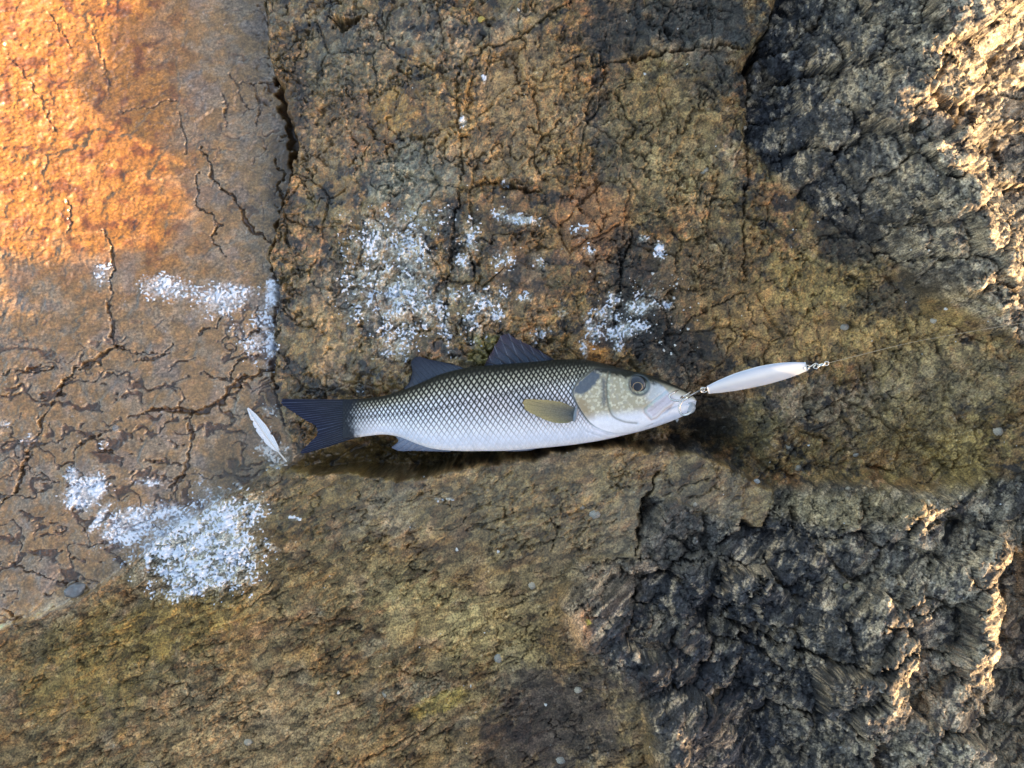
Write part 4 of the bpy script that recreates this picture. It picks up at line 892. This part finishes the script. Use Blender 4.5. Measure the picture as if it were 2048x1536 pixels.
def stone(name, px, py, rx_, ry_, rot, hgt, col, label, seed):
    c = on_rock(px, py); k = (H - c[2]) / F; V = []; n, m = 26, 14; cr, sr = math.cos(rot), math.sin(rot)
    for i in range(m + 1):
        th_ = math.pi * i / m
        for j in range(n):
            a = 2 * math.pi * j / n
            d = np.array([math.sin(th_) * math.cos(a), math.sin(th_) * math.sin(a), math.cos(th_)])
            d = np.sign(d) * np.abs(d) ** .8
            rr = 1 + .16 * math.sin(2.1 * d[0] * 2 + seed) * math.cos(1.7 * d[1] * 2 + seed * 2) + .07 * math.sin(5 * d[0] + 4 * d[2] + seed)
            x, y = d[0] * rx_ * k * rr, d[1] * ry_ * k * rr
            V.append((c[0] + x * cr - y * sr, c[1] + x * sr + y * cr, c[2] + hgt * .55 + d[2] * hgt * rr))
    return tag(mesh(name, V, [tuple(f) for f in grid_faces(m + 1, n, True)], mat('pebble_stone', col, .4, 0, nscale=220, namt=.3, bump=.6, Coat_Weight=.5)), label, 'pebble')
stone('pebble', 152, 1180, 22, 13, .35, .005, (.16, .165, .17), 'smooth wet grey pebble at the lower corner of the wet slab', 1)
# feather
fe_ = tag(empty('feather', (0, 0, 0)), 'small white feather stuck to the wet slab beside the tail of the fish', 'feather')
t0, t1 = np.array([496., 817.]), np.array([566., 914.]); d_ = (t1 - t0) / np.linalg.norm(t1 - t0); nn_ = np.array([-d_[1], d_[0]])
zf_ = max(on_rock(*(t0 + (t1 - t0) * t))[2] for t in np.linspace(0, 1, 15)) + .0016
def fpt(t, o, z): return w2(*(t0 + (t1 - t0) * t + nn_ * o + nn_ * 3 * math.sin(t * 3.0)), z)
tf = np.linspace(0, 1, 90)
M_feather, *_ = vcol_mat('feather_vane', .65, 0, 900, .1, .2)
for sgn, wmax, name in ((1, 10.5, 'vane'), (-1, 12.5, 'vane')):
    wv = np.interp(tf, [0, .06, .2, .45, .7, .86, .93, 1], [0.4, 2.5, .62 * wmax, wmax, wmax * .9, wmax * .55, 1.5, .6])
    for pos, dp, wd in ((.27, .45, .02), (.62, .25, .015), (.40, .3, .012)):
        if sgn > 0 or pos > .5: wv = wv * (1 - dp * np.exp(-((tf - pos) / wd) ** 2))
    m_ = 14; V = []; tint = []
    for i, t in enumerate(tf):
        for j in range(m_):
            o = j / (m_ - 1); tb = min(max(t - .05 * o, -.01), 1)
            V.append(fpt(tb, sgn * wv[i] * o, zf_ + .0016 * math.sin(o * 2.2) + .00025 * math.sin(i * 2.1)))
            tint.append(np.array([.84, .87, .92]) * (1 - .12 * (i % 3 == 0)) * (1 - .08 * o))
    V = np.array(V); fq = grid_faces(90, m_); nb = len(V); V2 = V.copy(); V2[:, 2] -= .0005
    mesh(name, np.r_[V, V2], np.r_[fq, fq[:, ::-1] + nb], M_feather, fe_, np.r_[tint, tint])
v, f = tube([fpt(t, 0, zf_ + .0006) for t in np.linspace(0, 1.1, 30)], np.linspace(.0003, .0011, 30), 7)
mesh('shaft', v, f, mat('feather_shaft', (.70, .68, .64), .4), fe_)
# water pooled in the lowest corner of the slab
zw = -0.0365
wp = [(250, 1130), (330, 1010), (395, 940), (455, 850), (500, 790), (556, 780), (600, 850), (612, 915), (560, 950), (450, 1003), (330, 1090)]
gx_ = np.linspace(-.5, -.2, 200); gy_ = np.linspace(-.25, .02, 180); WX, WY = np.meshgrid(gx_, gy_)
wpx = 1024 + F * WX / (H - zw); wpy = 768 - F * WY / (H - zw)
inp = poly_sd(wpx.astype(f32), wpy.astype(f32), wp) > 0
Gw = np.arange(WX.size).reshape(WX.shape); fq = np.stack([Gw[:-1, :-1], Gw[:-1, 1:], Gw[1:, 1:], Gw[1:, :-1]], -1).reshape(-1, 4)
fq = fq[inp.ravel()[fq].all(1)]; ids, inv = np.unique(fq, return_inverse=True)
WZ = zw + 0.00025 * fbm(wpx.astype(f32), wpy.astype(f32), 60, 2, 250)
mw = bpy.data.materials.new('pool_water'); mw.use_nodes = True; N = mw.node_tree.nodes; L = mw.node_tree.links; N.clear()
out = N.new('ShaderNodeOutputMaterial'); mxs = N.new('ShaderNodeMixShader'); fr = N.new('ShaderNodeMapRange'); lw = N.new('ShaderNodeLayerWeight'); lw.inputs[0].default_value = .3; fr.inputs[3].default_value = .045; fr.inputs[4].default_value = .7; L.new(lw.outputs['Facing'], fr.inputs[0])
tr = N.new('ShaderNodeBsdfTransparent'); tr.inputs[0].default_value = (.96, .94, .88, 1); gl = N.new('ShaderNodeBsdfGlossy'); gl.inputs['Roughness'].default_value = .02
L.new(fr.outputs[0], mxs.inputs[0]); L.new(tr.outputs[0], mxs.inputs[1]); L.new(gl.outputs[0], mxs.inputs[2]); L.new(mxs.outputs[0], out.inputs[0])
tag(mesh('water', np.stack([WX.ravel(), WY.ravel(), WZ.ravel()], -1)[ids], inv.reshape(-1, 4), mw), 'shallow clear water pooled in the corner of the slab', kind='structure')
# bubbles floating at the edge of the film
M_bub = mat('bubble_skin', (.62, .64, .66), .05, 0, Transmission_Weight=.75, IOR=1.1, Coat_Weight=1.0, Coat_Roughness=.02)
for x, y, r, lab, gr in ((231, 856, 7, 'large clear bubble on the wet slab beside a groove', None), (340, 1001, 4.5, 'small clear bubble by the foam at the edge of the slab', None), (218, 861, 4, 'tiny clear bubble touching the large bubble on the wet slab', None)):
    c = on_rock(x, y); v, f = dome(c[0], c[1], c[2] - .0006, r * KF, r * KF * .7, 24, 8)
    tag(mesh('bubble', v, f, M_bub), lab, 'bubble', gr)
